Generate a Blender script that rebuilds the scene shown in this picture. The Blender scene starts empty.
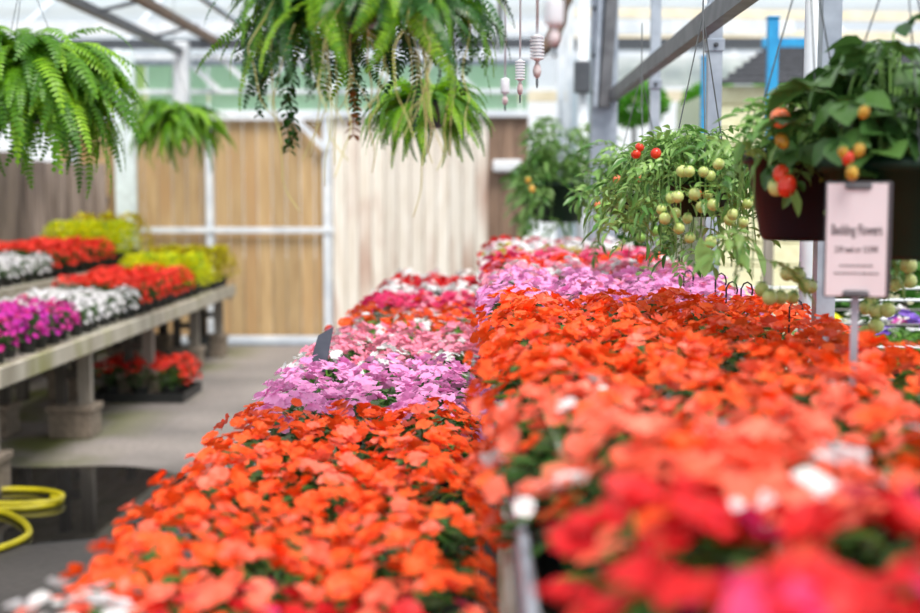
import bpy, math, random
from mathutils import Vector, Matrix, Euler, noise as mnoise

random.seed(7)
R = math.radians
S = bpy.context.scene
C = S.collection

# ------------------------------------------------------------------ camera
FPX = 920 * 50 / 36.0
CAM = Vector((0, 0, 1.5))
PITCH, YAW = R(-4.99), R(1.12)
cd = bpy.data.cameras.new('camera')
cam = bpy.data.objects.new('camera', cd)
C.objects.link(cam)
cd.lens = 50
cd.sensor_width = 36
cam.location = CAM
cam.rotation_euler = (R(90) + PITCH, 0, YAW)
cd.clip_start = 0.02
cd.clip_end = 200
cd.dof.use_dof = True
cd.dof.focus_distance = 3.1
cd.dof.aperture_fstop = 2.2
S.camera = cam

# ------------------------------------------------------------------ world, sun, exposure
w = bpy.data.worlds.new('world')
S.world = w
w.use_nodes = True
bg = w.node_tree.nodes['Background']
bg.inputs[0].default_value = (0.93, 0.97, 1.0, 1)
bg.inputs[1].default_value = 0.92
sd = bpy.data.lights.new('sun', 'SUN')
sun = bpy.data.objects.new('sun', sd)
C.objects.link(sun)
sd.energy = 3.5
sd.angle = R(25)
sd.color = (1.0, 0.95, 0.87)
sun.rotation_euler = (R(28), R(14), 0)
S.view_settings.view_transform = 'Standard'
S.view_settings.look = 'None'
S.view_settings.exposure = 0.28
S.view_settings.gamma = 1.0
S.view_settings.use_curve_mapping = False

_M = Euler(cam.rotation_euler).to_matrix()


def W(px, py, d):
    """point of the place seen at pixel px, py that stands d metres down the aisle"""
    v = _M @ Vector(((px - 460) / FPX, (306.5 - py) / FPX, -1))
    return CAM + v * (d / v.y)


# ------------------------------------------------------------------ helpers
class MB:
    def __init__(s):
        s.v, s.f, s.m = [], [], []

    def face(s, pts, m=0):
        n = len(s.v)
        s.v += [tuple(p) for p in pts]
        s.f.append(tuple(range(n, n + len(pts))))
        s.m.append(m)

    def add(s, verts, faces, m=0):
        n = len(s.v)
        s.v += [tuple(p) for p in verts]
        for f in faces:
            s.f.append(tuple(i + n for i in f))
            s.m.append(m)

    def box(s, a, b, m=0, ch=0.0):
        x0, y0, z0 = a
        x1, y1, z1 = b
        if ch <= 0:
            v = [(x, y, z) for x in (x0, x1) for y in (y0, y1) for z in (z0, z1)]
            s.add(v, [(0, 1, 3, 2), (4, 6, 7, 5), (0, 4, 5, 1), (2, 3, 7, 6), (0, 2, 6, 4), (1, 5, 7, 3)], m)
        else:
            # chamfered top and bottom outline
            rings = []
            for z, k in ((z0, ch), (z0 + ch, 0), (z1 - ch, 0), (z1, ch)):
                rings.append([(x0 + k, y0 + k, z), (x1 - k, y0 + k, z), (x1 - k, y1 - k, z), (x0 + k, y1 - k, z)])
            v = [p for r in rings for p in r]
            f = [(3, 2, 1, 0), (12, 13, 14, 15)]
            for i in range(3):
                for j in range(4):
                    f.append((i * 4 + j, i * 4 + (j + 1) % 4, i * 4 + 4 + (j + 1) % 4, i * 4 + 4 + j))
            s.add(v, f, m)

    def lathe(s, prof, n=16, m=0, o=(0, 0, 0), cap=True):
        v, f = [], []
        for r, z in prof:
            for k in range(n):
                a = 2 * math.pi * k / n
                v.append((o[0] + r * math.cos(a), o[1] + r * math.sin(a), o[2] + z))
        for i in range(len(prof) - 1):
            for k in range(n):
                f.append((i * n + k, i * n + (k + 1) % n, (i + 1) * n + (k + 1) % n, (i + 1) * n + k))
        if cap:
            f.append(tuple(reversed(range(n))))
            f.append(tuple(range((len(prof) - 1) * n, len(prof) * n)))
        s.add(v, f, m)

    def tube(s, pts, r, n=6, m=0, r1=None, square=False):
        pts = [Vector(p) for p in pts]
        k = len(pts)
        v, f = [], []
        up = Vector((0, 0, 1))
        for i, p in enumerate(pts):
            t = (pts[min(i + 1, k - 1)] - pts[max(i - 1, 0)])
            if t.length < 1e-9:
                t = Vector((0, 0, 1))
            t.normalize()
            a = t.cross(up if abs(t.z) < 0.95 else Vector((0, 1, 0)))
            a.normalize()
            b = t.cross(a)
            rr = r if r1 is None else r + (r1 - r) * i / max(1, k - 1)
            for j in range(n):
                an = 2 * math.pi * (j + (0.5 if square else 0)) / n
                v.append(p + a * (rr * math.cos(an)) + b * (rr * math.sin(an)))
        for i in range(k - 1):
            for j in range(n):
                f.append((i * n + j, i * n + (j + 1) % n, (i + 1) * n + (j + 1) % n, (i + 1) * n + j))
        f.append(tuple(reversed(range(n))))
        f.append(tuple(range((k - 1) * n, k * n)))
        s.add(v, f, m)

    def bar(s, a, b, wx, h, m=0):
        """straight rectangular bar from a to b, wx wide, h high"""
        a, b = Vector(a), Vector(b)
        t = (b - a).normalized()
        ref = Vector((0, 0, 1)) if abs(t.z) < 0.95 else Vector((0, 1, 0))
        p = t.cross(ref).normalized() * (wx / 2)
        q = p.cross(t).normalized() * (h / 2)
        v = [a - p - q, a + p - q, a + p + q, a - p + q, b - p - q, b + p - q, b + p + q, b - p + q]
        s.add(v, [(3, 2, 1, 0), (4, 5, 6, 7), (0, 1, 5, 4), (1, 2, 6, 5), (2, 3, 7, 6), (3, 0, 4, 7)], m)

    def mesh(s, name, mats=(), smooth=False):
        me = bpy.data.meshes.new(name)
        me.from_pydata(s.v, [], s.f)
        for m in mats:
            me.materials.append(m)
        if any(s.m):
            me.polygons.foreach_set('material_index', s.m)
        if smooth:
            me.polygons.foreach_set('use_smooth', [True] * len(s.f))
        me.update()
        return me


def obj(name, me, parent=None, loc=None, rot=None, scale=None, mats=None):
    o = bpy.data.objects.new(name, me)
    C.objects.link(o)
    if parent:
        o.parent = parent
    if loc is not None:
        o.location = loc
    if rot is not None:
        o.rotation_euler = rot
    if scale is not None:
        o.scale = (scale,) * 3 if isinstance(scale, (int, float)) else scale
    if mats:
        for i, m in enumerate(mats):
            o.material_slots[i].link = 'OBJECT'
            o.material_slots[i].material = m
    return o


def build(name, mb, mats, parent=None, smooth=False, **k):
    if not isinstance(mats, (list, tuple)):
        mats = [mats]
    return obj(name, mb.mesh(name, mats, smooth), parent, **k)


def tag(o, label=None, cat=None, group=None, kind=None):
    if label:
        o['label'] = label
    if cat:
        o['category'] = cat
    if group:
        o['group'] = group
    if kind:
        o['kind'] = kind
    return o


def thing(name, loc, label, cat, group=None, kind=None, rz=0):
    o = obj(name, None, loc=loc, rot=(0, 0, rz))
    return tag(o, label, cat, group, kind)


# ------------------------------------------------------------------ materials
def new_mat(name):
    m = bpy.data.materials.new(name)
    m.use_nodes = True
    nt = m.node_tree
    for n in list(nt.nodes):
        nt.nodes.remove(n)
    out = nt.nodes.new('ShaderNodeOutputMaterial')
    b = nt.nodes.new('ShaderNodeBsdfPrincipled')
    nt.links.new(b.outputs[0], out.inputs[0])
    return m, nt, b, out


def rgba(c):
    return (c[0], c[1], c[2], 1)


def srgb(r, g, b):
    f = lambda c: (c / 255 / 12.92) if c / 255 <= 0.04045 else ((c / 255 + 0.055) / 1.055) ** 2.4
    return (f(r), f(g), f(b))


def mixnode(nt, fac, a, b, blend='MIX'):
    n = nt.nodes.new('ShaderNodeMix')
    n.data_type = 'RGBA'
    n.blend_type = blend
    for sock, val in ((0, fac), (6, a), (7, b)):
        if isinstance(val, (int, float)):
            n.inputs[sock].default_value = val
        elif isinstance(val, tuple):
            n.inputs[sock].default_value = rgba(val)
        else:
            nt.links.new(val, n.inputs[sock])
    return n.outputs[2]


def noise_fac(nt, scale, stretch=(1, 1, 1), detail=4, lo=0.35, hi=0.65, coord='Object', rnd=True):
    tc = nt.nodes.new('ShaderNodeTexCoord')
    mp = nt.nodes.new('ShaderNodeMapping')
    mp.inputs['Scale'].default_value = stretch
    nt.links.new(tc.outputs[coord], mp.inputs[0])
    if rnd:
        oi = nt.nodes.new('ShaderNodeObjectInfo')
        mu = nt.nodes.new('ShaderNodeMath')
        mu.operation = 'MULTIPLY'
        mu.inputs[1].default_value = 37.0
        nt.links.new(oi.outputs['Random'], mu.inputs[0])
        nt.links.new(mu.outputs[0], mp.inputs['Location'])
    nz = nt.nodes.new('ShaderNodeTexNoise')
    nz.inputs['Scale'].default_value = scale
    nz.inputs['Detail'].default_value = detail
    nt.links.new(mp.outputs[0], nz.inputs['Vector'])
    mr = nt.nodes.new('ShaderNodeMapRange')
    mr.inputs[1].default_value = lo
    mr.inputs[2].default_value = hi
    nt.links.new(nz.outputs[0], mr.inputs[0])
    return mr.outputs[0]


def plain(name, c, rough=0.5, metal=0.0, c2=None, nscale=20, spec=0.5):
    m, nt, b, out = new_mat(name)
    if c2 is None:
        c2 = tuple(x * 0.82 for x in c)
    f = noise_fac(nt, nscale, detail=3)
    nt.links.new(mixnode(nt, f, c, c2), b.inputs['Base Color'])
    b.inputs['Roughness'].default_value = rough
    b.inputs['Metallic'].default_value = metal
    b.inputs['Specular IOR Level'].default_value = spec
    return m


def wood(name, c, c2, c3=None, stretch=(14, 14, 1.2), rough=0.75, tint=0.25, scale=2.0):
    m, nt, b, out = new_mat(name)
    f = noise_fac(nt, scale, stretch, detail=6, lo=0.3, hi=0.7)
    col = mixnode(nt, f, c, c2)
    if c3:
        f2 = noise_fac(nt, 1.7, (1.5, 1.5, 0.5), detail=3, lo=0.5, hi=0.72)
        col = mixnode(nt, f2, col, c3)
    oi = nt.nodes.new('ShaderNodeObjectInfo')
    mr = nt.nodes.new('ShaderNodeMapRange')
    mr.inputs[3].default_value = 1 - tint
    mr.inputs[4].default_value = 1 + tint * 0.4
    nt.links.new(oi.outputs['Random'], mr.inputs[0])
    col = mixnode(nt, 1.0, col, mr.outputs[0], 'MULTIPLY')
    nt.links.new(col, b.inputs['Base Color'])
    b.inputs['Roughness'].default_value = rough
    bp = nt.nodes.new('ShaderNodeBump')
    bp.inputs['Strength'].default_value = 0.25
    bp.inputs['Distance'].default_value = 0.01
    nt.links.new(f, bp.inputs['Height'])
    nt.links.new(bp.outputs[0], b.inputs['Normal'])
    return m


def leafmat(name, c, c2, rough=0.4, trans=0.25, tcol=None, island=True, spec=0.5):
    m, nt, b, out = new_mat(name)
    oi = nt.nodes.new('ShaderNodeObjectInfo')
    ge = nt.nodes.new('ShaderNodeNewGeometry')
    ad = nt.nodes.new('ShaderNodeMath')
    ad.operation = 'ADD'
    nt.links.new(oi.outputs['Random'], ad.inputs[0])
    if island:
        nt.links.new(ge.outputs['Random Per Island'], ad.inputs[1])
    else:
        nt.links.new(oi.outputs['Random'], ad.inputs[1])
    hf = nt.nodes.new('ShaderNodeMath')
    hf.operation = 'MULTIPLY'
    hf.inputs[1].default_value = 0.5
    nt.links.new(ad.outputs[0], hf.inputs[0])
    mr = nt.nodes.new('ShaderNodeMapRange')
    mr.inputs[1].default_value = 0.15
    mr.inputs[2].default_value = 0.85
    nt.links.new(hf.outputs[0], mr.inputs[0])
    col = mixnode(nt, mr.outputs[0], c, c2)
    nt.links.new(col, b.inputs['Base Color'])
    b.inputs['Roughness'].default_value = rough
    b.inputs['Specular IOR Level'].default_value = spec
    tr = nt.nodes.new('ShaderNodeBsdfTranslucent')
    if tcol:
        tr.inputs[0].default_value = rgba(tcol)
    else:
        nt.links.new(col, tr.inputs[0])
    mx = nt.nodes.new('ShaderNodeMixShader')
    mx.inputs[0].default_value = trans
    nt.links.new(b.outputs[0], mx.inputs[1])
    nt.links.new(tr.outputs[0], mx.inputs[2])
    nt.links.new(mx.outputs[0], out.inputs[0])
    return m


PET = {
    'orange': leafmat('petal_orange', srgb(255, 78, 12), srgb(255, 112, 52), 0.5, 0.3, spec=0.35),
    'coral': leafmat('petal_coral', srgb(255, 142, 118), srgb(255, 104, 74), 0.5, 0.3, spec=0.35),  # coral blooms, and the pinkish highlights painted in among the orange ones
    'lilac': leafmat('petal_lilac', srgb(253, 184, 232), srgb(242, 156, 216), 0.5, 0.3, spec=0.35),
    'white': leafmat('petal_white', srgb(246, 244, 244), srgb(232, 230, 236), 0.5, 0.3, spec=0.35),
    'pink': leafmat('petal_pink', srgb(252, 172, 196), srgb(246, 140, 172), 0.5, 0.3, spec=0.35),
    'rose': leafmat('petal_rose', srgb(232, 58, 122), srgb(214, 40, 96), 0.5, 0.3, spec=0.35),
    'red': leafmat('petal_red', srgb(204, 14, 28), srgb(224, 32, 36), 0.5, 0.3, spec=0.35),
    'scarlet': leafmat('petal_scarlet', srgb(232, 48, 32), srgb(244, 70, 48), 0.5, 0.3, spec=0.35),
    'magenta': leafmat('petal_magenta', srgb(205, 45, 190), srgb(225, 55, 150), 0.5, 0.3, spec=0.35),
    'lime': leafmat('petal_lime', srgb(245, 240, 20), srgb(215, 222, 20), 0.5, 0.3, spec=0.35),
    'olive': leafmat('petal_olive', srgb(205, 180, 30), srgb(160, 150, 36), 0.5, 0.3, spec=0.35),
    'violet': leafmat('petal_violet', srgb(150, 110, 220), srgb(130, 90, 200), 0.5, 0.3, spec=0.35),
}
M_LEAF = leafmat('bedding_leaf', srgb(52, 92, 40), srgb(84, 128, 52), 0.35, 0.25)
M_LEAFB = leafmat('bedding_leaf_light', srgb(90, 150, 50), srgb(130, 180, 70), 0.4, 0.3)
M_LEAFD = leafmat('bedding_leaf_bronze', srgb(62, 52, 36), srgb(84, 92, 40), 0.4, 0.25)
M_FERN = leafmat('fern_leaf', srgb(58, 114, 10), srgb(106, 162, 22), 0.45, 0.4)
M_FERN_F = leafmat('fern_leaf_fresh', srgb(92, 152, 14), srgb(156, 204, 40), 0.45, 0.4)
M_FERN_D = leafmat('fern_leaf_deep', srgb(24, 70, 18), srgb(54, 110, 40), 0.35, 0.22)
M_STOLON = plain('runner_straw', srgb(218, 212, 150), 0.6, c2=srgb(190, 186, 110))
M_DEAD = leafmat('dried_leaf', srgb(120, 70, 22), srgb(165, 105, 35), 0.7, 0.2)
M_TOML = leafmat('tomato_leaf', srgb(78, 130, 54), srgb(158, 196, 112), 0.3, 0.3)
M_TOMS = plain('tomato_stem', srgb(120, 160, 80), 0.5, c2=srgb(95, 135, 60))
M_TOMG = plain('tomato_green', srgb(205, 215, 140), 0.25, c2=srgb(178, 196, 108), nscale=40)
M_TOMY = plain('tomato_small_green', srgb(130, 170, 70), 0.3, c2=srgb(105, 150, 55), nscale=40)
M_TOMR = plain('tomato_red', srgb(214, 45, 28), 0.22, c2=srgb(225, 75, 40), nscale=30)
M_TOMO = plain('tomato_orange', srgb(232, 130, 90), 0.25, c2=srgb(225, 105, 60), nscale=30)
M_TOMA = plain('tomato_amber', srgb(206, 168, 60), 0.3, c2=srgb(180, 130, 44), nscale=30)
M_BROAD = leafmat('broad_leaf', srgb(48, 88, 40), srgb(88, 128, 62), 0.35, 0.25)
M_POTG = plain('pot_dark_green', srgb(14, 44, 30), 0.45, spec=0.3)
M_POTP = plain('pot_plum', srgb(24, 24, 36), 0.45, spec=0.3)
M_POTT = plain('pot_teal', srgb(16, 62, 72), 0.4)
M_POTB = plain('pot_black', srgb(36, 38, 38), 0.5)
M_SOIL = plain('potting_soil', srgb(48, 36, 26), 0.95, nscale=120)
M_WIRE = plain('hanger_wire', srgb(120, 124, 128), 0.4, 0.6)
M_GALV = plain('galvanised_steel', srgb(176, 186, 200), 0.42, 0.35, c2=srgb(150, 160, 176), nscale=14)
M_GALVD = plain('weathered_steel', srgb(112, 114, 120), 0.5, 0.35, c2=srgb(92, 94, 100), nscale=14)
M_WHITEP = plain('white_painted_steel', srgb(232, 236, 242), 0.45, c2=srgb(205, 212, 222), nscale=6)
M_CREAM = plain('cream_painted_steel', srgb(236, 226, 205), 0.5, c2=srgb(220, 208, 182), nscale=6)
M_DARKST = plain('dark_steel', srgb(84, 88, 96), 0.5, 0.3)
M_RUST = plain('rusty_pipe', srgb(120, 96, 78), 0.7, c2=srgb(84, 70, 62))
M_BLUE = plain('blue_paint', srgb(40, 160, 218), 0.5, c2=srgb(28, 140, 200))
M_BLACKW = plain('black_wire', srgb(28, 28, 30), 0.4)
M_DARKROOF = plain('dark_roof_sheet', srgb(74, 76, 84), 0.6, c2=srgb(58, 60, 66))
M_SIDING = plain('yellow_siding', srgb(238, 236, 200), 0.6, c2=srgb(226, 222, 180))
M_SLATE = plain('slate_board', srgb(88, 98, 110), 0.6, c2=srgb(74, 84, 96))
M_SIGNP = plain('sign_paper', srgb(220, 208, 214), 0.5, c2=srgb(214, 202, 208))
M_SIGNB = plain('sign_backing', srgb(70, 66, 72), 0.45)
M_INK = plain('ink', srgb(58, 50, 56), 0.6)
M_HOSE = plain('yellow_hose', srgb(202, 188, 26), 0.35, c2=srgb(182, 168, 20))
M_WEIGHT = plain('pale_weight_metal', srgb(228, 228, 236), 0.4, 0.1)
M_CLAY = plain('clay_bead', srgb(216, 208, 212), 0.5, c2=srgb(178, 146, 150), nscale=60)
M_CEMENT = plain('cement_block', srgb(150, 136, 122), 0.9, c2=srgb(122, 110, 98), nscale=30)
M_BOX = plain('white_casing', srgb(236, 238, 244), 0.4)
M_BENCHW = wood('bench_wood', srgb(196, 190, 176), srgb(158, 150, 134), srgb(140, 140, 80), (3, 3, 1.2))
M_LEGW = wood('leg_wood', srgb(176, 168, 158), srgb(136, 128, 118), None)
M_DARKW = wood('dark_leg_wood', srgb(92, 86, 80), srgb(66, 62, 58), None)
M_GATE = wood('gate_wood', srgb(206, 176, 132), srgb(178, 146, 104), srgb(190, 150, 105), tint=0.18)
M_WASH = wood('whitewashed_wood', srgb(244, 238, 230), srgb(222, 211, 197), srgb(186, 152, 136), tint=0.12)
M_BROWN = wood('brown_wood', srgb(172, 142, 120), srgb(128, 100, 84), None, tint=0.3)
M_FENCE = wood('grey_fence_wood', srgb(152, 138, 130), srgb(118, 104, 96), srgb(92, 82, 78), tint=0.25)
M_HEDGE = leafmat('hedge_leaf', srgb(84, 160, 40), srgb(128, 196, 60), 0.5, 0.35)
M_HEDGED = leafmat('hedge_leaf_deep', srgb(56, 112, 36), srgb(96, 150, 56), 0.5, 0.35)


def glaze(name, col, alpha, trans_w=0.7):
    m, nt, b, out = new_mat(name)
    b.inputs['Base Color'].default_value = rgba(col)
    b.inputs['Roughness'].default_value = 0.35
    tr = nt.nodes.new('ShaderNodeBsdfTranslucent')
    tr.inputs[0].default_value = rgba(col)
    f = noise_fac(nt, 3, (1, 1, 0.4), 2)
    mx = nt.nodes.new('ShaderNodeMixShader')
    mx.inputs[0].default_value = trans_w
    nt.links.new(b.outputs[0], mx.inputs[1])
    nt.links.new(tr.outputs[0], mx.inputs[2])
    tp = nt.nodes.new('ShaderNodeBsdfTransparent')
    mx2 = nt.nodes.new('ShaderNodeMixShader')
    mr = nt.nodes.new('ShaderNodeMapRange')
    mr.inputs[3].default_value = alpha * 0.92
    mr.inputs[4].default_value = alpha
    nt.links.new(f, mr.inputs[0])
    nt.links.new(mr.outputs[0], mx2.inputs[0])
    nt.links.new(tp.outputs[0], mx2.inputs[1])
    nt.links.new(mx.outputs[0], mx2.inputs[2])
    nt.links.new(mx2.outputs[0], out.inputs[0])
    return m


M_POLYG = glaze('green_polycarbonate', srgb(200, 232, 206), 0.85)
M_POLYY = glaze('lime_polycarbonate', srgb(206, 232, 160), 0.85)
M_POLYB = glaze('blue_white_polycarbonate', srgb(206, 226, 238), 0.8)
M_ROOFG = glaze('roof_glazing', srgb(226, 236, 246), 0.55)


def floor_mat():
    m, nt, b, out = new_mat('wet_concrete')
    f1 = noise_fac(nt, 1.1, (1, 1, 1), 8, 0.35, 0.66, rnd=False)
    f2 = noise_fac(nt, 26, (1, 1, 1), 6, 0.3, 0.7, rnd=False)
    col = mixnode(nt, f1, srgb(158, 149, 145), srgb(124, 118, 116))
    col = mixnode(nt, f2, col, mixnode(nt, 1.0, col, (0.72, 0.72, 0.72), 'MULTIPLY'))
    # wet stain running across the aisle in front of the puddle, and moss by the bench feet
    tc = nt.nodes.new('ShaderNodeTexCoord')
    sx = nt.nodes.new('ShaderNodeSeparateXYZ')
    nt.links.new(tc.outputs['Object'], sx.inputs[0])

    def ramp(sock, a, bb):
        r = nt.nodes.new('ShaderNodeMapRange')
        r.inputs[1].default_value = a
        r.inputs[2].default_value = bb
        nt.links.new(sock, r.inputs[0])
        return r.outputs[0]

    def mul(a, bb):
        r = nt.nodes.new('ShaderNodeMath')
        r.operation = 'MULTIPLY'
        nt.links.new(a, r.inputs[0])
        nt.links.new(bb, r.inputs[1])
        return r.outputs[0]
    fn = noise_fac(nt, 0.9, (1, 1, 1), 5, 0.2, 0.8, rnd=False)
    ad = nt.nodes.new('ShaderNodeMath')
    ad.operation = 'MULTIPLY_ADD'
    nt.links.new(fn, ad.inputs[0])
    ad.inputs[1].default_value = 1.0
    nt.links.new(sx.outputs[1], ad.inputs[2])
    wet = ramp(ad.outputs[0], 7.6, 7.0)
    col = mixnode(nt, wet, col, mixnode(nt, 1.0, col, (0.2, 0.197, 0.197), 'MULTIPLY'))
    fm = noise_fac(nt, 1.6, (1, 1, 1), 5, 0.42, 0.6, rnd=False)
    near = ramp(sx.outputs[0], -2.05, -2.6)
    moss = mul(fm, near)
    col = mixnode(nt, moss, col, srgb(96, 100, 52))
    nt.links.new(col, b.inputs['Base Color'])
    rr = nt.nodes.new('ShaderNodeMapRange')
    rr.inputs[3].default_value = 0.8
    rr.inputs[4].default_value = 0.6
    nt.links.new(wet, rr.inputs[0])
    nt.links.new(rr.outputs[0], b.inputs['Roughness'])
    bp = nt.nodes.new('ShaderNodeBump')
    bp.inputs['Strength'].default_value = 0.2
    bp.inputs['Distance'].default_value = 0.01
    nt.links.new(f2, bp.inputs['Height'])
    nt.links.new(bp.outputs[0], b.inputs['Normal'])
    return m


M_FLOOR = floor_mat()
m, nt, b, out = new_mat('puddle_water')
b.inputs['Base Color'].default_value = rgba(srgb(34, 33, 33))
f = noise_fac(nt, 5, (1, 1, 1), 2)
mr = nt.nodes.new('ShaderNodeMapRange')
mr.inputs[3].default_value = 0.015
mr.inputs[4].default_value = 0.05
nt.links.new(f, mr.inputs[0])
nt.links.new(mr.outputs[0], b.inputs['Roughness'])
b.inputs['IOR'].default_value = 1.33
M_PUDDLE = m
M_GRASS = leafmat('lawn_grass', srgb(96, 150, 60), srgb(126, 178, 80), 0.6, 0.3)

# ------------------------------------------------------------------ the setting
mb = MB()
mb.box((-9, -4, -0.1), (9, 30, 0.0))
tag(build('floor', mb, M_FLOOR), 'wet grey concrete floor of the greenhouse aisle', kind='structure')

YB = 12.8                                  # the plank wall at the end of the aisle


def plank_row(parent, x0, x1, z0, z1, y, width, mat, th=0.028, gap=0.007, vary=0.004):
    n = max(1, round((x1 - x0) / width))
    w_ = (x1 - x0) / n
    mb = MB()
    mb.box((-w_ / 2 + gap / 2, -th, 0), (w_ / 2 - gap / 2, 0, z1 - z0), ch=0.004)
    me = mb.mesh('plank', [mat])
    for i in range(n):
        obj('plank', me, parent, (x0 + (i + 0.5) * w_, y - random.random() * vary, z0))


xg0, xg1 = W(138, 230, YB).x, W(332, 230, YB).x
xr = W(488, 230, YB).x
xe = W(528, 230, YB).x
zt = W(330, 117, YB).z
# whitewashed section
mb = MB()
mb.box((xg1, YB + 0.03, 0), (xe, YB + 0.07, zt))
wb = tag(build('wall_back', mb, M_FENCE), 'plank wall across the end of the greenhouse', kind='structure')
plank_row(wb, xg1 + 0.01, xr, 0.02, zt - 0.005, YB + 0.03, 0.125, M_WASH)
plank_row(wb, xr, xe, 0.02, zt - 0.005, YB + 0.03, 0.125, M_BROWN)
# gate
gate = tag(obj('door_1', None, loc=(0, 0, 0)), 'wide tan plank gate in a pale steel frame', kind='structure')
xl = W(60, 230, YB).x
plank_row(gate, xl, xg1 - 0.03, 0.05, zt - 0.03, YB + 0.03, 0.145, M_GATE, gap=0.009)
for nm, px, wpx in (('stile', 211, 7), ('stile', 328, 8), ('stile', 78, 7)):
    p = W(px, 230, YB)
    hw = wpx / 2 * YB / FPX
    mb = MB()
    mb.box((p.x - hw, YB - 0.06, 0.02), (p.x + hw, YB - 0.003, zt), ch=0.006)
    build(nm, mb, M_WHITEP, gate)
for py, h in ((116, 0.075), (230, 0.06), (343, 0.06)):
    z = max(W(200, py, YB).z, 0.06)
    mb = MB()
    mb.box((xl, YB - 0.075, z - h / 2), (xg1 + 0.03, YB - 0.061, z + h / 2), ch=0.004)
    build('rail', mb, M_WHITEP, gate)
mb = MB()
a, b_ = W(290, 112, YB), W(327, 150, YB)
mb.bar((a.x, YB - 0.09, a.z), (b_.x, YB - 0.09, b_.z), 0.03, 0.06)
build('corner_brace', mb, M_WHITEP, gate)
# threshold
mb = MB()
mb.box((xl, YB - 0.16, 0.0), (xe, YB - 0.1, 0.035), ch=0.006)
tag(build('trim_1', mb, M_GALV), 'steel sill rail along the foot of the gate', kind='structure')

# pale polycarbonate column and fence farther back
p = W(127, 200, YB - 0.15)
mb = MB()
mb.box((p.x - 0.1, YB - 0.2, 0), (p.x + 0.1, YB - 0.1, 2.9), ch=0.01)
tag(build('trim_2', mb, plain('pale_blue_strip', srgb(226, 240, 244), 0.5)), 'pale blue corner strip between fence and gate', kind='structure')
fl = W(-60, 230, YB + 0.1).x
fr = W(117, 230, YB + 0.1).x
fence = tag(obj('wall_left', None), 'grey weathered plank fence behind the raised flower bench', kind='structure')
n = 15
w_ = (fr - fl) / n
mb = MB()
mb.box((-w_ / 2 + 0.005, -0.03, 0), (w_ / 2 - 0.005, 0, 1.9), ch=0.004)
me = mb.mesh('plank', [M_FENCE])
for i in range(n):
    x = fl + (i + 0.5) * w_
    obj('plank', me, fence, (x, YB - 0.22 + random.random() * 0.008, 0.0), scale=(1, 1, 0.99 - 0.05 * i / n + random.random() * 0.01))
mb = MB()
for z in (0.5, 1.4):
    mb.box((fl, YB - 0.2, z), (fr, YB - 0.15, z + 0.09))
build('fence_rail', mb, M_FENCE, fence)

side_f = tag(obj('wall_side', None), 'weathered plank side wall behind the high bench', kind='structure')
mb = MB()
mb.box((-0.03, -0.074, 0), (0, 0.074, 1.9), ch=0.004)
me = mb.mesh('plank', [M_FENCE])
for i in range(62):
    obj('plank', me, side_f, (-4.52 + random.random() * 0.006, 3.2 + i * 0.152, 0), scale=(1, 1, 1 + random.random() * 0.01))
# gable glazing above the wall, panel by panel
gz0, gz1 = zt + 0.02, W(300, 63, YB).z
gab = tag(obj('wall_gable', None), 'green translucent gable panels above the plank gate', kind='structure')
x = xl - 2.2
i = 0
while x < xe - 0.05:
    x2 = min(x + 0.62, xe)
    mb = MB()
    mb.box((x + 0.01, YB + 0.02, gz0), (x2 - 0.01, YB + 0.032, gz1))
    build('pane', mb, M_POLYY if x2 < W(190, 80, YB).x else M_POLYG, gab)
    x = x2
for z, h, mt in ((zt + 0.03, 0.07, M_WHITEP), (W(300, 92, YB).z, 0.045, M_WHITEP), (gz1, 0.05, M_GALV)):
    mb = MB()
    mb.box((xl - 2.2, YB - 0.06, z - h / 2), (xe, YB - 0.005, z + h / 2), ch=0.005)
    build('rail', mb, mt, gab)

# roof truss over the gate: chords, webs
truss = tag(obj('roof_truss', None), 'pale steel roof truss with zigzag webs above the gate', kind='structure')
zc0, zc1 = W(300, 92, YB).z, W(300, 58, YB).z


def tb(name, p, q, wx, h, mat, parent):
    mb = MB()
    mb.bar(p, q, wx, h)
    return build(name, mb, mat, parent)


for (ax, bx) in ((186, 222), (222, 258), (295, 258), (295, 330), (366, 330), (366, 402), (440, 402), (440, 476)):
    a = W(ax, 60, YB)
    c_ = W(bx, 92, YB)
    tb('web', (a.x, YB - 0.1, zc1), (c_.x, YB - 0.1, zc0), 0.03, 0.05, M_WHITEP, truss)
for py, h, mat in ((45, 0.09, M_DARKST), (30, 0.13, M_WHITEP), (58, 0.05, M_WHITEP)):
    z = W(300, py, YB).z
    tb('chord', (xl - 2.4, YB - 0.13 + 0.03 * (py == 45), z), (3.0, YB - 0.13 + 0.03 * (py == 45), z), 0.05, h, mat, truss)

# gutter column and longitudinal pipes on the left
p = W(183, 70, YB - 0.2)
mb = MB()
mb.box((p.x - 0.07, YB - 0.32, 2.3), (p.x + 0.07, YB - 0.2, 2.98), ch=0.01)
tag(build('column_left', mb, M_WHITEP), 'short white column under the gutter pipe', kind='structure')
z0 = W(185, 60, YB).z
tag(tb('roof_pipe', (p.x, 4.0, z0 + 0.05), (p.x, YB, z0 + 0.05), 0.065, 0.065, M_GALVD, None),
    'long grey steel gutter pipe running overhead', kind='structure')
tag(tb('roof_pipe', (p.x + 0.32, 4.0, z0 + 0.16), (p.x + 0.32, YB, z0 + 0.16), 0.055, 0.065, M_RUST, None),
    'rusty brown pipe beside the overhead gutter', kind='structure')
tag(tb('roof_pipe', (p.x + 0.2, 4.0, z0 + 0.2), (p.x + 0.2, YB, z0 + 0.2), 0.04, 0.04, M_GALV, None),
    'thin pale conduit beside the overhead gutter', kind='structure')
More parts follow.
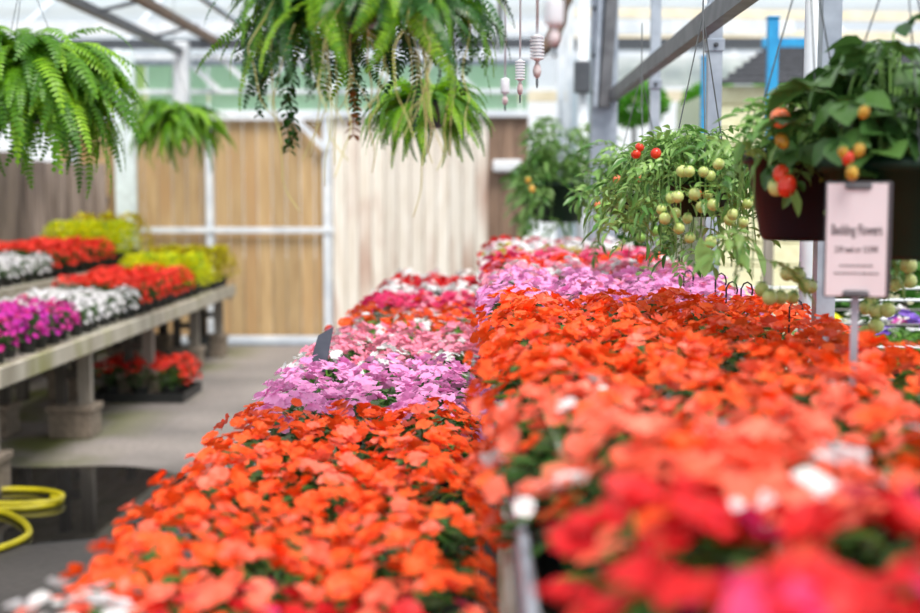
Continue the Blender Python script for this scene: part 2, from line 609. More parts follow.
for k, yy in enumerate((9.8, 11.4)):
    tag(tb('roof_brace', (p.x, yy, z0 + 0.05), (p.x + 0.34, yy + 0.35, z0 + 0.2), 0.03, 0.03, M_DARKST, None),
        ('short dark brace between the overhead pipes near the gate', 'short dark brace between the overhead pipes over the benches')[k], kind='structure')

# the next greenhouse bay beyond the wall: its glazed roof slope with purlins
roof = tag(obj('roof_beyond', None), 'glazed roof slope with pale purlins beyond the plank wall', kind='structure')
ya, za, yb2, zb = 14.5, 2.7, 22.5, 6.2
nx = 14
for i in range(nx):
    xa = -9 + i * 1.5
    mb = MB()
    t = Vector((0, yb2 - ya, zb - za)).normalized()
    nrm = Vector((0, -t.z, t.y)) * 0.01
    a0, a1 = Vector((xa + 0.03, ya, za)), Vector((xa + 1.47, ya, za))
    b1, b0 = Vector((xa + 1.47, yb2, zb)), Vector((xa + 0.03, yb2, zb))
    mb.add([a0, a1, b1, b0, a0 + nrm, a1 + nrm, b1 + nrm, b0 + nrm],
           [(3, 2, 1, 0), (4, 5, 6, 7), (0, 1, 5, 4), (1, 2, 6, 5), (2, 3, 7, 6), (3, 0, 4, 7)])
    build('pane', mb, M_ROOFG, roof)
    tb('rafter', (xa, ya, za - 0.03), (xa, yb2, zb - 0.03), 0.05, 0.08, M_WHITEP, roof)
for i in range(6):
    k = i / 5
    tb('purlin', (-9, ya + (yb2 - ya) * k, za + (zb - za) * k - 0.1), (12, ya + (yb2 - ya) * k, za + (zb - za) * k - 0.1),
       0.07, 0.12, (M_CREAM, M_WHITEP)[i % 2], roof)

# ------------------------------------------------------------------ row of steel posts and beam on the right
XP = 0.74
zbeam = 2.035
posts = [(2.8, 0.04, 'first', M_GALV), (4.2, 0.045, 'second', M_GALV), (5.65, 0.042, 'third', M_GALV),
         (8.5, 0.06, 'fifth', M_WHITEP), (9.9, 0.06, 'sixth', M_WHITEP), (11.3, 0.06, 'seventh', M_WHITEP), (12.6, 0.08, 'eighth', M_WHITEP)]
lbl = {'first': 'square steel post standing behind the bedding flowers sign',
       'second': 'square steel post carrying the beam behind the tomato basket',
       'third': 'slim steel post between tomato baskets, under the beam',
       'fifth': 'white post just beyond the wide braced column',
       'sixth': 'white post second beyond the wide braced column',
       'seventh': 'white post third beyond the wide braced column',
       'eighth': 'white corner post where the plank wall ends'}
for d, wd, o_, mat in posts:
    r = thing('steel_post', (XP, d, 0), lbl[o_], 'post', 'posts along the raised flower bench')
    mb = MB()
    mb.box((-wd / 2, -wd / 2, 0), (wd / 2, wd / 2, 3.2), ch=0.002)
    build('shaft', mb, mat, r)
    if d < 6:
        for dz in (-0.055, 0.055):
            mb = MB()
            mb.box((-wd / 2 - 0.006, -wd / 2 - 0.006, zbeam + dz - 0.02), (wd / 2 + 0.006, wd / 2 + 0.006, zbeam + dz + 0.02), ch=0.002)
            br = build('bracket', mb, M_GALV, r)
            mb = MB()
            mb.lathe([(0.008, 0), (0.008, 0.006), (0.005, 0.009)], 8)
            build('bolt', mb, M_DARKST, br, rot=(R(90), 0, 0), loc=(0, -wd / 2 - 0.006, zbeam + dz))
    mb = MB()
    mb.box((-wd, -wd, 0), (wd, wd, 0.012))
    build('base_plate', mb, M_GALVD, r)
# wide column with knee brace
yc = 7.05
r = thing('braced_column', (XP - 0.1, yc, 0), 'wide pale blue-white column with a dark leaning brace', 'column')
mb = MB()
mb.box((-0.065, -0.06, 0), (0.075, 0.06, 3.4), ch=0.004)
build('shaft', mb, M_GALV, r)
mb = MB()
mb.bar((0.0, -0.1, 1.97), (0.045, -0.1, 2.75), 0.06, 0.07)
br = build('brace', mb, M_GALVD, r)
mb = MB()
mb.bar((-0.05, -0.1, 1.97), (-0.02, -0.1, 2.75), 0.022, 0.07)
build('flange', mb, M_GALV, br)
for z in (2.05, 2.25, 2.5):
    mb = MB()
    mb.lathe([(0.012, 0), (0.012, 0.008), (0.007, 0.012)], 8)
    build('bolt', mb, M_DARKST, r, rot=(R(90), 0, 0), loc=(-0.055, -0.062, z))
# beam along the row
mb = MB()
hb = 0.03
prof = [(-0.022, -hb), (0.022, -hb), (0.022, -hb + 0.006), (-0.014, -hb + 0.006), (-0.014, hb - 0.006), (0.022, hb - 0.006), (0.022, hb), (-0.022, hb)]
v = [(x, 0, z) for x, z in prof] + [(x, 6.3, z) for x, z in prof]
n = len(prof)
mb.add(v, [(i, i + n, (i + 1) % n + n, (i + 1) % n) for i in range(n)] + [tuple(range(n)), tuple(reversed(range(n, 2 * n)))])
tag(build('beam_rail', mb, M_GALVD, loc=(XP - 0.05, 0.7, zbeam)), 'dark steel channel beam bolted across the row of posts', 'beam')
# white round pipe between first two posts
q = W(811, 50, 3.4)
mb = MB()
mb.lathe([(0.018, 0), (0.018, 3.0)], 12)
tag(build('water_pipe', mb, M_WHITEP, smooth=True, loc=(q.x, 3.4, 0)), 'white round pipe standing beside the nearest steel post', 'pipe')
# conduit with switch box near the far posts
q = W(583, 60, 8.2)
r = thing('conduit', (q.x, 8.2, 0), 'white conduit pipe with a grey switch box', 'pipe')
mb = MB()
mb.lathe([(0.035, 0), (0.035, 2.75)], 12)
build('pipe', mb, M_WHITEP, r, True)
mb = MB()
zz = W(583, 78, 8.2).z
mb.box((-0.06, -0.09, zz - 0.1), (0.06, -0.036, zz + 0.1), ch=0.01)
build('switch_box', mb, M_DARKST, r)
# bent pipe arch overhead
mb = MB()
pts = [W(572, -40, 9.0), W(566, 0, 9.0), W(560, 20, 9.0), W(553, 38, 9.0), W(545, 48, 9.0), W(537, 52, 9.0)]
mb.tube(pts, 0.05, 10)
tag(build('arch_pipe', mb, M_RUST, smooth=True), 'brown bent pipe curving down behind the hanging weights', 'pipe')
# side wall glazing behind the row, far end
sw = tag(obj('wall_right', None), 'pale translucent side panels beyond the far white posts', kind='structure')
y = 8.6
while y < 12.5:
    mb = MB()
    mb.box((XP + 0.09, y + 0.03, 0.9), (XP + 0.1, y + 0.67, 2.75))
    build('pane', mb, M_POLYB, sw)
    mb = MB()
    mb.box((XP + 0.07, y - 0.03, 0), (XP + 0.12, y + 0.03, 2.8), ch=0.004)
    build('mullion', mb, M_WHITEP, sw)
    y += 0.7
# white box on brown planks
a = W(507, 166, YB - 0.03)
r = thing('wall_lamp_box', (a.x, YB - 0.02, a.z), 'small white box fixed high on the brown planks', 'wall box')
mb = MB()
mb.box((-0.14, -0.09, -0.06), (0.14, 0, 0.06), ch=0.015)
build('casing', mb, M_BOX, r)
mb = MB()
mb.box((-0.12, -0.098, -0.045), (0.12, -0.085, 0.045), ch=0.005)
build('cover', mb, M_BOX, r)

# ------------------------------------------------------------------ outdoors beyond the posts
# dark-roofed shed with pale siding and blue posts
ys = 9.0
shed = thing('garden_shed', (0, 0, 0), 'shed with pale yellow board siding and dark sloping roof', 'shed')
x0, x1 = W(712, 90, ys).x, W(1010, 90, ys).x
zt0, zt1 = W(760, 86, ys).z, W(760, 320, ys).z
k = 0
z = 0.05
bh = 0.16
while z < zt0:
    mb = MB()
    mb.box((x0, ys, z), (x1, ys + 0.03, min(z + bh - 0.012, zt0)), ch=0.004)
    build('siding_board', mb, M_SIDING, shed)
    z += bh
mb = MB()
mb.box((x0 + 0.02, ys + 0.03, 0), (x1, ys + 1.8, zt0 - 0.02))
build('body', mb, M_SIDING, shed)
a, b_, c_, d_ = W(720, 84, ys - 0.1), W(768, 47, ys + 1.4), W(1010, 47, ys + 1.4), W(1010, 84, ys - 0.1)
nr = 7
for i in range(nr):
    k0, k1 = i / nr, (i + 1) / nr
    p0, p1 = a.lerp(b_, k0), d_.lerp(c_, k0)
    q0, q1 = a.lerp(b_, k1), d_.lerp(c_, k1)
    u = Vector((0, 0, 0.035))
    mb = MB()
    mb.add([p0 + u, p1 + u, q1, q0, p0, p1, q1 - u, q0 - u],
           [(0, 1, 2, 3), (7, 6, 5, 4), (0, 4, 5, 1), (1, 5, 6, 2), (2, 6, 7, 3), (3, 7, 4, 0)])
    build('roof_sheet', mb, M_DARKROOF, shed)
mb = MB()
a, b_ = W(762, 46, ys + 1.35), W(806, 46, ys + 1.35)
mb.box((a.x, ys + 1.3, a.z - 0.06), (b_.x, ys + 1.36, a.z + 0.06))
build('ridge_board', mb, M_BLUE, shed)
for px, top, d, lab in ((773, 19, 6.4, 'tall bright blue post in front of the dark shed roof'),
                        (707, 58, 7.6, 'bright blue post just behind the steel post')):
    q = W(px, top, d)
    hw = 5 * d / FPX
    r = thing('blue_post', (q.x, d, 0), lab, 'post')
    mb = MB()
    mb.box((-hw, -hw, 1.45), (hw, hw, q.z), ch=0.005)
    build('shaft', mb, M_BLUE, r)
    mb = MB()
    mb.box((-hw * 0.9, -hw * 0.9, 0), (hw * 0.9, hw * 0.9, 1.45), ch=0.005)
    build('footing', mb, M_LEGW, r)
    mb = MB()
    mb.box((-hw - 0.006, -hw - 0.006, q.z), (hw + 0.006, hw + 0.006, q.z + 0.012), ch=0.003)
    build('cap', mb, M_BLUE, r)
# cream outer roof bars
for i, (py, h, dd, lab) in enumerate(((12, 0.11, 15.5, 'topmost cream roof bar above the shed'), (33, 0.12, 15.0, 'cream roof bar just above the shed roof'))):
    q = W(760, py, dd)
    tag(tb('roof_bar', (1.0, dd, q.z), (9.0, dd, q.z - 0.12), 0.08, h, M_CREAM, None), lab, kind='structure')
q = W(830, 48, 14)
tag(tb('roof_bar', (W(740, 72, 14).x, 14, W(740, 72, 14).z), (W(830, 25, 14).x, 14, W(830, 25, 14).z), 0.06, 0.08, M_CREAM, None),
    'slanting cream roof bar behind the shed', kind='structure')
tag(tb('roof_bar', (0.9, 13.6, W(640, 46, 13.6).z), (4.0, 13.6, W(640, 46, 13.6).z), 0.05, 0.07, M_DARKST, None),
    'dark roof bar crossing behind the beam', kind='structure')
tag(tb('roof_bar', (0.9, 13.8, W(640, 72, 13.8).z), (4.6, 13.8, W(640, 72, 13.8).z), 0.05, 0.3, M_WHITEP, None),
    'broad white fascia board above the far hedge', kind='structure')


# hedges of leaf cards with real leaves
def leaf_cloud(n, rx, ry, rz, size, seed, flat=0.0):
    rnd = random.Random(seed)
    mb = MB()
    for i in range(n):
        a = rnd.random() * 2 * math.pi
        cz = rnd.uniform(-1, 1)
        rr = math.sqrt(max(0, 1 - cz * cz))
        k = rnd.uniform(0.55, 1.0) ** 0.5
        c = Vector((rx * rr * math.cos(a) * k, ry * rr * math.sin(a) * k, rz * cz * k))
        M = Euler((rnd.uniform(-1, 1), rnd.uniform(-1, 1), rnd.random() * 6.3)).to_matrix()
        s = size * rnd.uniform(0.6, 1.2)
        pts = [Vector((0, -0.5, 0)), Vector((0.28, -0.05, 0.08)), Vector((0, 0.5, -0.05)), Vector((-0.28, -0.05, 0.08))]
        mb.add([c + M @ (p * s) for p in pts], [(0, 1, 2), (0, 2, 3)])
    return mb


hl = ['bright green bush seen between the slim post and the braced column', 'bright green bush behind the second steel post',
      'bushy green shrub by the blue posts', 'green shrub low behind the hanging tomato baskets', 'leafy shrub low behind the sign']
for i, (px, py, d, rx, rz, mat) in enumerate(((634, 104, 13.3, 0.36, 0.24, M_HEDGE), (711, 104, 13.4, 0.3, 0.24, M_HEDGE), (776, 104, 13.5, 0.34, 0.24, M_HEDGE),
                                              (638, 235, 10.0, 0.28, 0.42, M_HEDGED), (905, 300, 6.6, 0.4, 0.3, M_HEDGED))):
    q = W(px, py, d)
    r = thing('shrub', (q.x, d, 0), hl[i], 'shrub', 'shrubs beyond the post row')
    build('foliage', leaf_cloud(900, rx, 0.4, rz, 0.12, 50 + i), mat, r, loc=(0, 0, q.z))
    mb = MB()
    mb.tube([(0, 0, 0), (0.02, 0, q.z * 0.5), (0, 0.02, q.z)], 0.04, 7, r1=0.02)
    build('trunk', mb, M_DARKW, r)
# ------------------------------------------------------------------ wire display stand at the right with pansies
ws = thing('display_rack', (0, 0, 0), 'open rack with thin pale rails behind the sign', 'rack')
for d in (4.6, 5.2):
    for py in (300, 325, 347):
        z = W(860, py, 4.6).z
        mb = MB()
        mb.tube([(1.02, d, z), (2.3, d, z)], 0.006, 6)
        build('rail', mb, M_WHITEP if py != 325 else M_BLACKW, ws)
for x in (1.02, 1.6, 2.3):
    for d in (4.6, 5.2):
        mb = MB()
        mb.tube([(x, d, 0), (x, d, 1.12)], 0.011, 6)
        build('upright', mb, M_BLACKW, ws)
mb = MB()
mb.box((1.0, 4.58, 0.72), (2.32, 5.22, 0.74))
build('shelf', mb, M_GALVD, ws)

# ------------------------------------------------------------------ bedding plants
def petal(rnd, cup, L, wd):
    pts = [(0, 0.0, 0), (wd * 0.55, 0.32 * L, 0.10), (wd, 0.68 * L, 0.16), (wd * 0.62, 0.97 * L, 0.12), (0, 0.90 * L, 0.16),
           (-wd * 0.62, 0.97 * L, 0.12), (-wd, 0.68 * L, 0.16), (-wd * 0.55, 0.32 * L, 0.10)]
    mid = (0, 0.55 * L, 0.06)
    P = [Vector((x, y, z * L * cup + rnd.uniform(-0.03, 0.03) * L)) for x, y, z in pts]
    P[0] = Vector((0, 0, 0))
    mv = Vector((mid[0], mid[1], mid[2] * L * cup))
    return P, mv


def add_blossom(mb, M, rnd, size=0.024, m=0):
    cup = rnd.uniform(-0.6, 3.0)
    a0 = rnd.random() * 6.28
    for k in range(5):
        a = a0 + k * 2 * math.pi / 5 + rnd.uniform(-0.1, 0.1)
        L = size * rnd.uniform(0.9, 1.1) * (1.12 if k == 0 else 1)
        P, mv = petal(rnd, cup, L, size * rnd.uniform(0.56, 0.66))
        T = Euler((rnd.uniform(-0.25, 0.4), rnd.uniform(-0.3, 0.3), 0)).to_matrix()
        Z = Matrix.Rotation(a, 3, 'Z')
        vs = [M @ ((Z @ (T @ p)) + Vector((0, 0, 0.0012 * (k % 3)))) for p in P + [mv]]
        mb.add(vs, [(8, i, (i + 1) % 8) for i in range(8)], m)


rnd = random.Random(3)
BLOS = []
for i in range(12):
    mb = MB()
    add_blossom(mb, Matrix(), rnd)
    BLOS.append(mb.mesh('blossom', [PET['orange']], True))


def add_leaf(mb, base, direction, L, wd, rnd, m=0, fold=0.25, droop=0.25):
    d = direction.normalized()
    s = d.cross(Vector((0, 0, 1)))
    if s.length < 1e-3:
        s = Vector((1, 0, 0))
    s.normalize()
    n = s.cross(d)
    rows = [(0.0, 0.06), (0.3, 0.8), (0.6, 1.0), (0.85, 0.55), (1.0, 0.0)]
    v = []
    for t, k in rows:
        c = base + d * (t * L) - Vector((0, 0, droop * L * t * t))
        e = s * (wd * k / 2)
        up = n * (wd * k * fold)
        v += [c - e + up, c, c + e + up]
    f = []
    for i in range(4):
        f += [(i * 3, i * 3 + 1, i * 3 + 4, i * 3 + 3), (i * 3 + 1, i * 3 + 2, i * 3 + 5, i * 3 + 4)]
    mb.add(v, f, m)


def foliage_mesh(seed, n=64, R_=0.115, z0=0.085, z1=0.245):
    rnd = random.Random(seed)
    mb = MB()
    for i in range(n):
        a = rnd.random() * 6.28
        rr = R_ * math.sqrt(rnd.random())
        zz = z0 + (z1 - z0) * rnd.random() ** 0.6 * (1 - 0.45 * (rr / R_) ** 2)
        b0 = Vector((rr * 0.6 * math.cos(a), rr * 0.6 * math.sin(a), zz - 0.012))
        d = Vector((math.cos(a), math.sin(a), rnd.uniform(-0.1, 0.7)))
        add_leaf(mb, b0, d, rnd.uniform(0.04, 0.062), rnd.uniform(0.02, 0.03), rnd)
    for i in range(7):
        a = rnd.random() * 6.28
        mb.tube([(0, 0, 0.08), (0.03 * math.cos(a), 0.03 * math.sin(a), 0.15), (0.07 * math.cos(a), 0.07 * math.sin(a), 0.21)], 0.003, 5)
    return mb.mesh('foliage', [M_LEAF])


FOL = [foliage_mesh(100 + i) for i in range(5)]
mb = MB()
mb.lathe([(0.045, 0), (0.062, 0.082), (0.066, 0.082), (0.066, 0.092), (0.058, 0.092), (0.056, 0.08), (0.0, 0.08)], 12, cap=False)
POT = mb.mesh('pot', [M_POTB])


def bloom_spot(rnd, R_=0.118, top=0.262, side=None):
    if side is not None:                        # spilling over the bench edge
        a = side + rnd.uniform(-1.0, 1.0)
        z = rnd.uniform(0.10, 0.23)
        rr = R_ * rnd.uniform(0.95, 1.15)
        tilt = rnd.uniform(0.6, 1.2)
    else:
        a = rnd.random() * 6.28
        q = math.sqrt(rnd.random())
        rr = R_ * q
        z = top - 0.05 * q ** 3 + rnd.uniform(-0.022, 0.014)
        tilt = rnd.uniform(0.0, 0.55) + 0.25 * q
    p = Vector((rr * math.cos(a), rr * math.sin(a), z))
    ax = a + rnd.uniform(-0.9, 0.9)
    # tilt outward
    q_ = Matrix.Rotation(tilt, 3, Vector((-math.sin(ax), math.cos(ax), 0))) @ Matrix.Rotation(rnd.random() * 6.28, 3, 'Z')
    return p, q_


def blooms_mesh(seed, n, size, side=None, top=0.262):
    rnd = random.Random(seed)
    mb = MB()
    for i in range(n):
        p, q_ = bloom_spot(rnd, side=(side if (side is not None and i % 4 == 0) else None), top=top)
        M = Matrix.Translation(p) @ q_.to_4x4()
        add_blossom(mb, M, rnd, size * rnd.uniform(0.85, 1.1), m=(0 if i % 10 < 6 else (1 if i % 10 < 9 else 2)))
    return mb.mesh('blossoms', [PET['orange']] * 3, True)


BL_FAR = [blooms_mesh(200 + i, 34, 0.020) for i in range(4)]
BL_FARW = [blooms_mesh(220 + i, 44, 0.020, side=math.pi) for i in range(3)]     # spilling towards the aisle
BL_FARE = [blooms_mesh(240 + i, 44, 0.020, side=0.0) for i in range(3)]
BL_SPARSE = [blooms_mesh(260 + i, 17, 0.020) for i in range(3)]

prnd = random.Random(11)


def bedding_plant(name, loc, label, group, cols, near, n=24, side=None, fol=None, top_scale=1.0, cat='plant', sparse=False, pot=True, size=1.0):
    """cols: three palette names for 60 / 30 / 10 per cent of the blooms"""
    r = obj(name, None, loc=loc, rot=(0, 0, 0), scale=top_scale)
    tag(r, label, cat, group)
    if pot:
        obj('pot', POT, r)
    fo = obj('foliage', prnd.choice(FOL), r, rot=(0, 0, prnd.random() * 6.28), mats=[fol or M_LEAF])
    fo['kind'] = 'stuff'
    if near:
        for i in range(n + (10 if side is not None else 0)):
            sd_ = side if i >= n else None
            p, q_ = bloom_spot(prnd, side=sd_)
            k = prnd.random()
            c = cols[0] if k < 0.72 else (cols[1] if k < 0.92 else cols[2])
            s = prnd.uniform(0.7, 1.08) * size
            obj('blossom', prnd.choice(BLOS), r, p, q_.to_euler(), s, mats=[PET[c]])
    else:
        if sparse:
            me = prnd.choice(BL_SPARSE)
        elif side is None:
            me = prnd.choice(BL_FAR)
        else:
            me = prnd.choice(BL_FARW if abs(side) > 1 else BL_FARE)
        bo = obj('blossoms', me, r, rot=(0, 0, prnd.uniform(-0.3, 0.3) if side is not None else prnd.random() * 6.28), mats=[PET[c] for c in cols])
        bo['kind'] = 'stuff'
    return r


ORD = ['first', 'second', 'third', 'fourth', 'fifth', 'sixth', 'seventh', 'eighth', 'ninth', 'tenth', 'eleventh', 'twelfth', 'thirteenth',
       'fourteenth', 'fifteenth', 'sixteenth', 'seventeenth', 'eighteenth']

ZL, ZR = 0.785, 0.985            # bench surfaces
# block: end depth, palette, colour words, foliage, sparse
LOW = [(1.47, ('red', 'coral', 'rose'), 'red and coral', None, False),
       (2.74, ('orange', 'coral', 'orange'), 'orange', None, False),  # coral share paints the pinkish sheen highlights of the orange petals
       (3.52, ('lilac', 'lilac', 'lilac'), 'lilac', None, False),
       (3.80, ('white', 'white', 'white'), 'white-flecked green', M_LEAFB, True),
       (4.38, ('pink', 'pink', 'white'), 'pale pink', None, False),
       (5.15, ('orange', 'white', 'pink'), 'mixed orange and white', M_LEAFB, True),
       (5.9, ('rose', 'pink', 'orange'), 'rose pink', None, False),
       (6.5, ('white', 'white', 'pink'), 'white-bloomed bronze', M_LEAFD, True),
       (7.1, ('red', 'red', 'rose'), 'crimson', M_LEAFD, False),
       (7.7, ('white', 'rose', 'white'), 'white and rose', M_LEAFD, True)]
RAI = [(1.06, ('red', 'rose', 'coral'), 'crimson red', None, False),
       (1.78, ('coral', 'orange', 'white'), 'coral and white', None, False),
       (3.42, ('orange', 'coral', 'orange'), 'orange', None, False),  # coral petals here put highlight sheen into the bloom colour
       (4.2, ('lilac', 'lilac', 'pink'), 'lilac', None, False),
       (4.75, ('pink', 'white', 'white'), 'pale pink and white', None, False),
       (5.12, ('scarlet', 'orange', 'pink'), 'scarlet', None, False),
       (5.7, ('rose', 'pink', 'pink'), 'rose pink', None, False),
       (6.2, ('olive', 'pink', 'white'), 'olive green', M_LEAFB, True),
       (6.8, ('white', 'white', 'pink'), 'white', M_LEAFD, False),
       (7.4, ('red', 'white', 'red'), 'crimson and white', M_LEAFD, False)]


def bed(blocks, y0, y1, cols, zb_, place, colnames, sides):
    st = 0.187
    nrow = int((y1 - y0) / st)
    cnt = {}
    for i in range(nrow):
        y = y0 + i * st
        bi = next((k for k, b in enumerate(blocks) if y < b[0]), len(blocks) - 1)
        e, pal, word, fol, sp = blocks[bi]
        cnt[bi] = cnt.get(bi, 0) + 1
        for j, x in enumerate(cols):
            cc, wd_ = pal, word
            if bi == 0 and j == 0 and zb_ < 0.9:
                cc, wd_ = ('white', 'white', 'coral'), 'white'
            label = f'{wd_} impatiens {colnames[j]}, {ORD[cnt[bi] - 1]} such row'
            yy = y + prnd.uniform(-0.012, 0.012)
            bedding_plant('bedding_impatiens', (x + prnd.uniform(-0.012, 0.012) + (0.05 if y < 1.5 and zb_ > 0.9 and j == 0 else 0), yy, zb_ + prnd.uniform(0, 0.004)),
                          label, f'{word} impatiens on the {place}', cc, y < 4.6, n=(16 if sp else (17 if y < 1.45 and zb_ > 0.9 else 35)),
                          size=(1.25 if y < 1.45 and zb_ > 0.9 else 0.78), side=(None if y < 1.5 and zb_ > 0.9 else sides[j]), fol=fol, sparse=sp)


bed(LOW, 1.19, 7.65, (-0.438, -0.275, -0.109), ZL, 'low bench',
    ('at the aisle edge of the low bench', 'along the middle of the low bench', 'on the low bench against the raised bench'),
    (math.pi, None, 0.0))
bed(RAI, 0.62, 7.4, (0.115, 0.295, 0.475, 0.65), ZR, 'raised bench',
    ('on the raised bench above the low bench', 'in the second line of the raised bench', 'in the third line of the raised bench', 'by the posts on the raised bench'),
    (math.pi, None, None, 0.0))


# benches under them
def bench(name, label, x0, x1, y0, y1, ztop, mat, legmat, edge=0.06, rail=False):
    r = thing(name, (0, 0, 0), label, 'bench')
    nsl = max(3, round((x1 - x0) / 0.1))
    w_ = (x1 - x0) / nsl
    for i in range(nsl):
        mb = MB()
        mb.box((x0 + i * w_ + 0.006, y0, ztop - 0.022), (x0 + (i + 1) * w_ - 0.006, y1, ztop), ch=0.003)
        build('slat', mb, mat, r)
    for x in (x0, x1 - 0.03):
        mb = MB()
        mb.box((x, y0, ztop - 0.022 - edge), (x + 0.03, y1, ztop - 0.023), ch=0.004)
        build('side_board', mb, mat, r)
    k = 0
    y = y0 + 0.3
    while y < y1:
        for x in (x0 + 0.04, x1 - 0.1):
            mb = MB()
            mb.box((x, y, 0), (x + 0.06, y + 0.06, ztop - 0.023), ch=0.004)
            build('leg', mb, legmat, r)
        y += 1.45
    return r


lb = bench('flower_bench', 'low grey slatted bench under the flowers beside the aisle', -0.585, -0.01, 1.08, 7.75, ZL, M_BENCHW, M_LEGW)
rb = bench('flower_bench', 'raised slatted bench carrying the tall row of flowers by the posts', 0.02, 0.74, 0.5, 7.5, ZR, M_BENCHW, M_LEGW)
mb = MB()
mb.box((0.04, 0.5, ZR + 0.001), (0.052, 7.5, ZR + 0.125), ch=0.003)
build('edge_rail', mb, M_GALV, rb)
# black wire hooks on the post side of the raised bench
hk = [(688, 283, 3.6), (697, 280, 3.75), (720, 287, 3.35), (731, 296, 3.2), (746, 297, 3.1), (640, 262, 4.6), (652, 262, 4.45), (795, 316, 2.75)]
for i, (px, py, d) in enumerate(hk):
    q = W(px, py, d)
    mb = MB()
    pts = [(-0.012, 0, -0.07), (-0.012, 0, 0.02), (-0.006, 0, 0.032), (0.003, 0, 0.036), (0.012, 0, 0.03), (0.016, 0, 0.015), (0.014, 0, 0.004)]
    mb.tube([(q.x + x, d + y, q.z + z) for x, y, z in pts], 0.0022, 6)
    mb.tube([(q.x - 0.012, d, q.z - 0.07), (q.x - 0.012, d, ZR + 0.005)], 0.0022, 6)
    where = ['by the slim post', 'second from the slim post', 'between the steel posts', 'in front of the second steel post', 'right of the second steel post',
             'close to the braced column', 'between braced column and slim post', 'beside the sign post'][i]
    tag(build('wire_hook', mb, M_BLACKW), f'black wire hook standing above the orange flowers {where}', 'hook', 'wire hooks along the raised bench')

# ------------------------------------------------------------------ benches and plants beyond the aisle
XB = -2.35
zb1 = 0.65
lbn = thing('plant_bench', (0, 0, 0), 'weathered wooden bench on block feet across the aisle', 'bench')
Y0, Y1 = 6.1, 12.0
for i in range(6):
    mb = MB()
    mb.box((XB - 0.03 - (i + 1) * 0.145, Y0, zb1 - 0.03), (XB - 0.035 - i * 0.145, Y1, zb1), ch=0.004)
    build('slat', mb, M_BENCHW, lbn)
cuts = [Y0, 7.85, 9.35, 10.85, Y1]
for i in range(4):
    mb = MB()
    mb.box((-0.03, 0, -0.09), (0, cuts[i + 1] - cuts[i] - 0.012, 0.01), ch=0.004)
    build('edge_board', mb, M_BENCHW, lbn, loc=(XB, cuts[i], zb1))
mb = MB()
mb.box((XB - 0.9, Y1 - 0.03, zb1 - 0.13), (XB - 0.03, Y1, zb1 - 0.031), ch=0.004)
build('end_board', mb, M_BENCHW, lbn)
for d in (6.3, 7.85, 9.35, 10.85, 11.85):
    for x in (XB - 0.13, XB - 0.65):
        mb = MB()
        mb.box((x - 0.05, d - 0.03, 0.2), (x + 0.03, d + 0.03, zb1 - 0.031), ch=0.004)
        build('leg', mb, M_LEGW if x > XB - 0.5 else M_DARKW, lbn)
        mb = MB()
        mb.box((x - 0.19, d - 0.03, 0.2), (x - 0.13, d + 0.03, zb1 - 0.031), ch=0.004)
        build('leg', mb, M_DARKW, lbn)
        mb = MB()
        mb.box((x - 0.129, d - 0.02, 0.36), (x - 0.051, d + 0.02, 0.41), ch=0.004)
        build('cross_bar', mb, M_DARKW, lbn)
        mb = MB()
        mb.box((x - 0.21, d - 0.11, 0.0), (x + 0.05, d + 0.11, 0.155), ch=0.006)
        build('block', mb, M_CEMENT, lbn)
        mb = MB()
        mb.box((x - 0.225, d - 0.12, 0.157), (x + 0.062, d + 0.12, 0.2), ch=0.006)
        build('block_cap', mb, M_CEMENT, lbn)
XU = -3.3
zu = 0.845
ubn = thing('plant_bench', (0, 0, 0), 'higher wooden bench tier behind, below the grey fence', 'bench')
for i in range(7):
    mb = MB()
    mb.box((XU - 0.03 - (i + 1) * 0.145, 7.6, zu - 0.03), (XU - 0.035 - i * 0.145, 12.5, zu), ch=0.004)
    build('slat', mb, M_BENCHW, ubn)
for a, b_ in ((7.6, 9.2), (9.2, 10.8), (10.8, 12.5)):
    mb = MB()
    mb.box((-0.03, 0, -0.125), (0, b_ - a - 0.012, 0.01), ch=0.004)
    build('edge_board', mb, M_BENCHW, ubn, loc=(XU, a, zu))
for d in (7.7, 9.2, 10.8, 12.4):
    for x in (XU - 0.08, XU - 1.0):
        mb = MB()
        mb.box((x - 0.035, d - 0.035, 0), (x + 0.035, d + 0.035, zu - 0.031), ch=0.004)
        build('leg', mb, M_DARKW, ubn)


# domed lime / olive plants
def dome_mesh(seed, n=260, R_=0.135, h=0.3):
    rnd = random.Random(seed)
    mb = MB()
    for i in range(n):
        a = rnd.random() * 6.28
        u = rnd.random()
        zz = u
        rr = R_ * math.sqrt(max(0.0, 1 - (u * 0.98) ** 2.2)) * rnd.uniform(0.85, 1.02)
        p = Vector((rr * math.cos(a), rr * math.sin(a), 0.08 + (h - 0.08) * zz))
        d = Vector((math.cos(a) * (1 - u * 0.7), math.sin(a) * (1 - u * 0.7), 0.3 + u))
        add_leaf(mb, p, d, rnd.uniform(0.03, 0.05), rnd.uniform(0.016, 0.026), rnd, m=(1 if rnd.random() < 0.15 else 0))
    return mb.mesh('dome', [PET['lime'], M_LEAFB])


DOME = [dome_mesh(300 + i) for i in range(3)]


def dome_plant(name, loc, label, group, mat, mat2, s=1.0):
    r = obj(name, None, loc=loc, scale=s)
    tag(r, label, 'plant', group)
    obj('pot', POT, r)
    obj('foliage', prnd.choice(DOME), r, rot=(0, 0, prnd.random() * 6.28), mats=[mat, mat2])['kind'] = 'stuff'
    return r


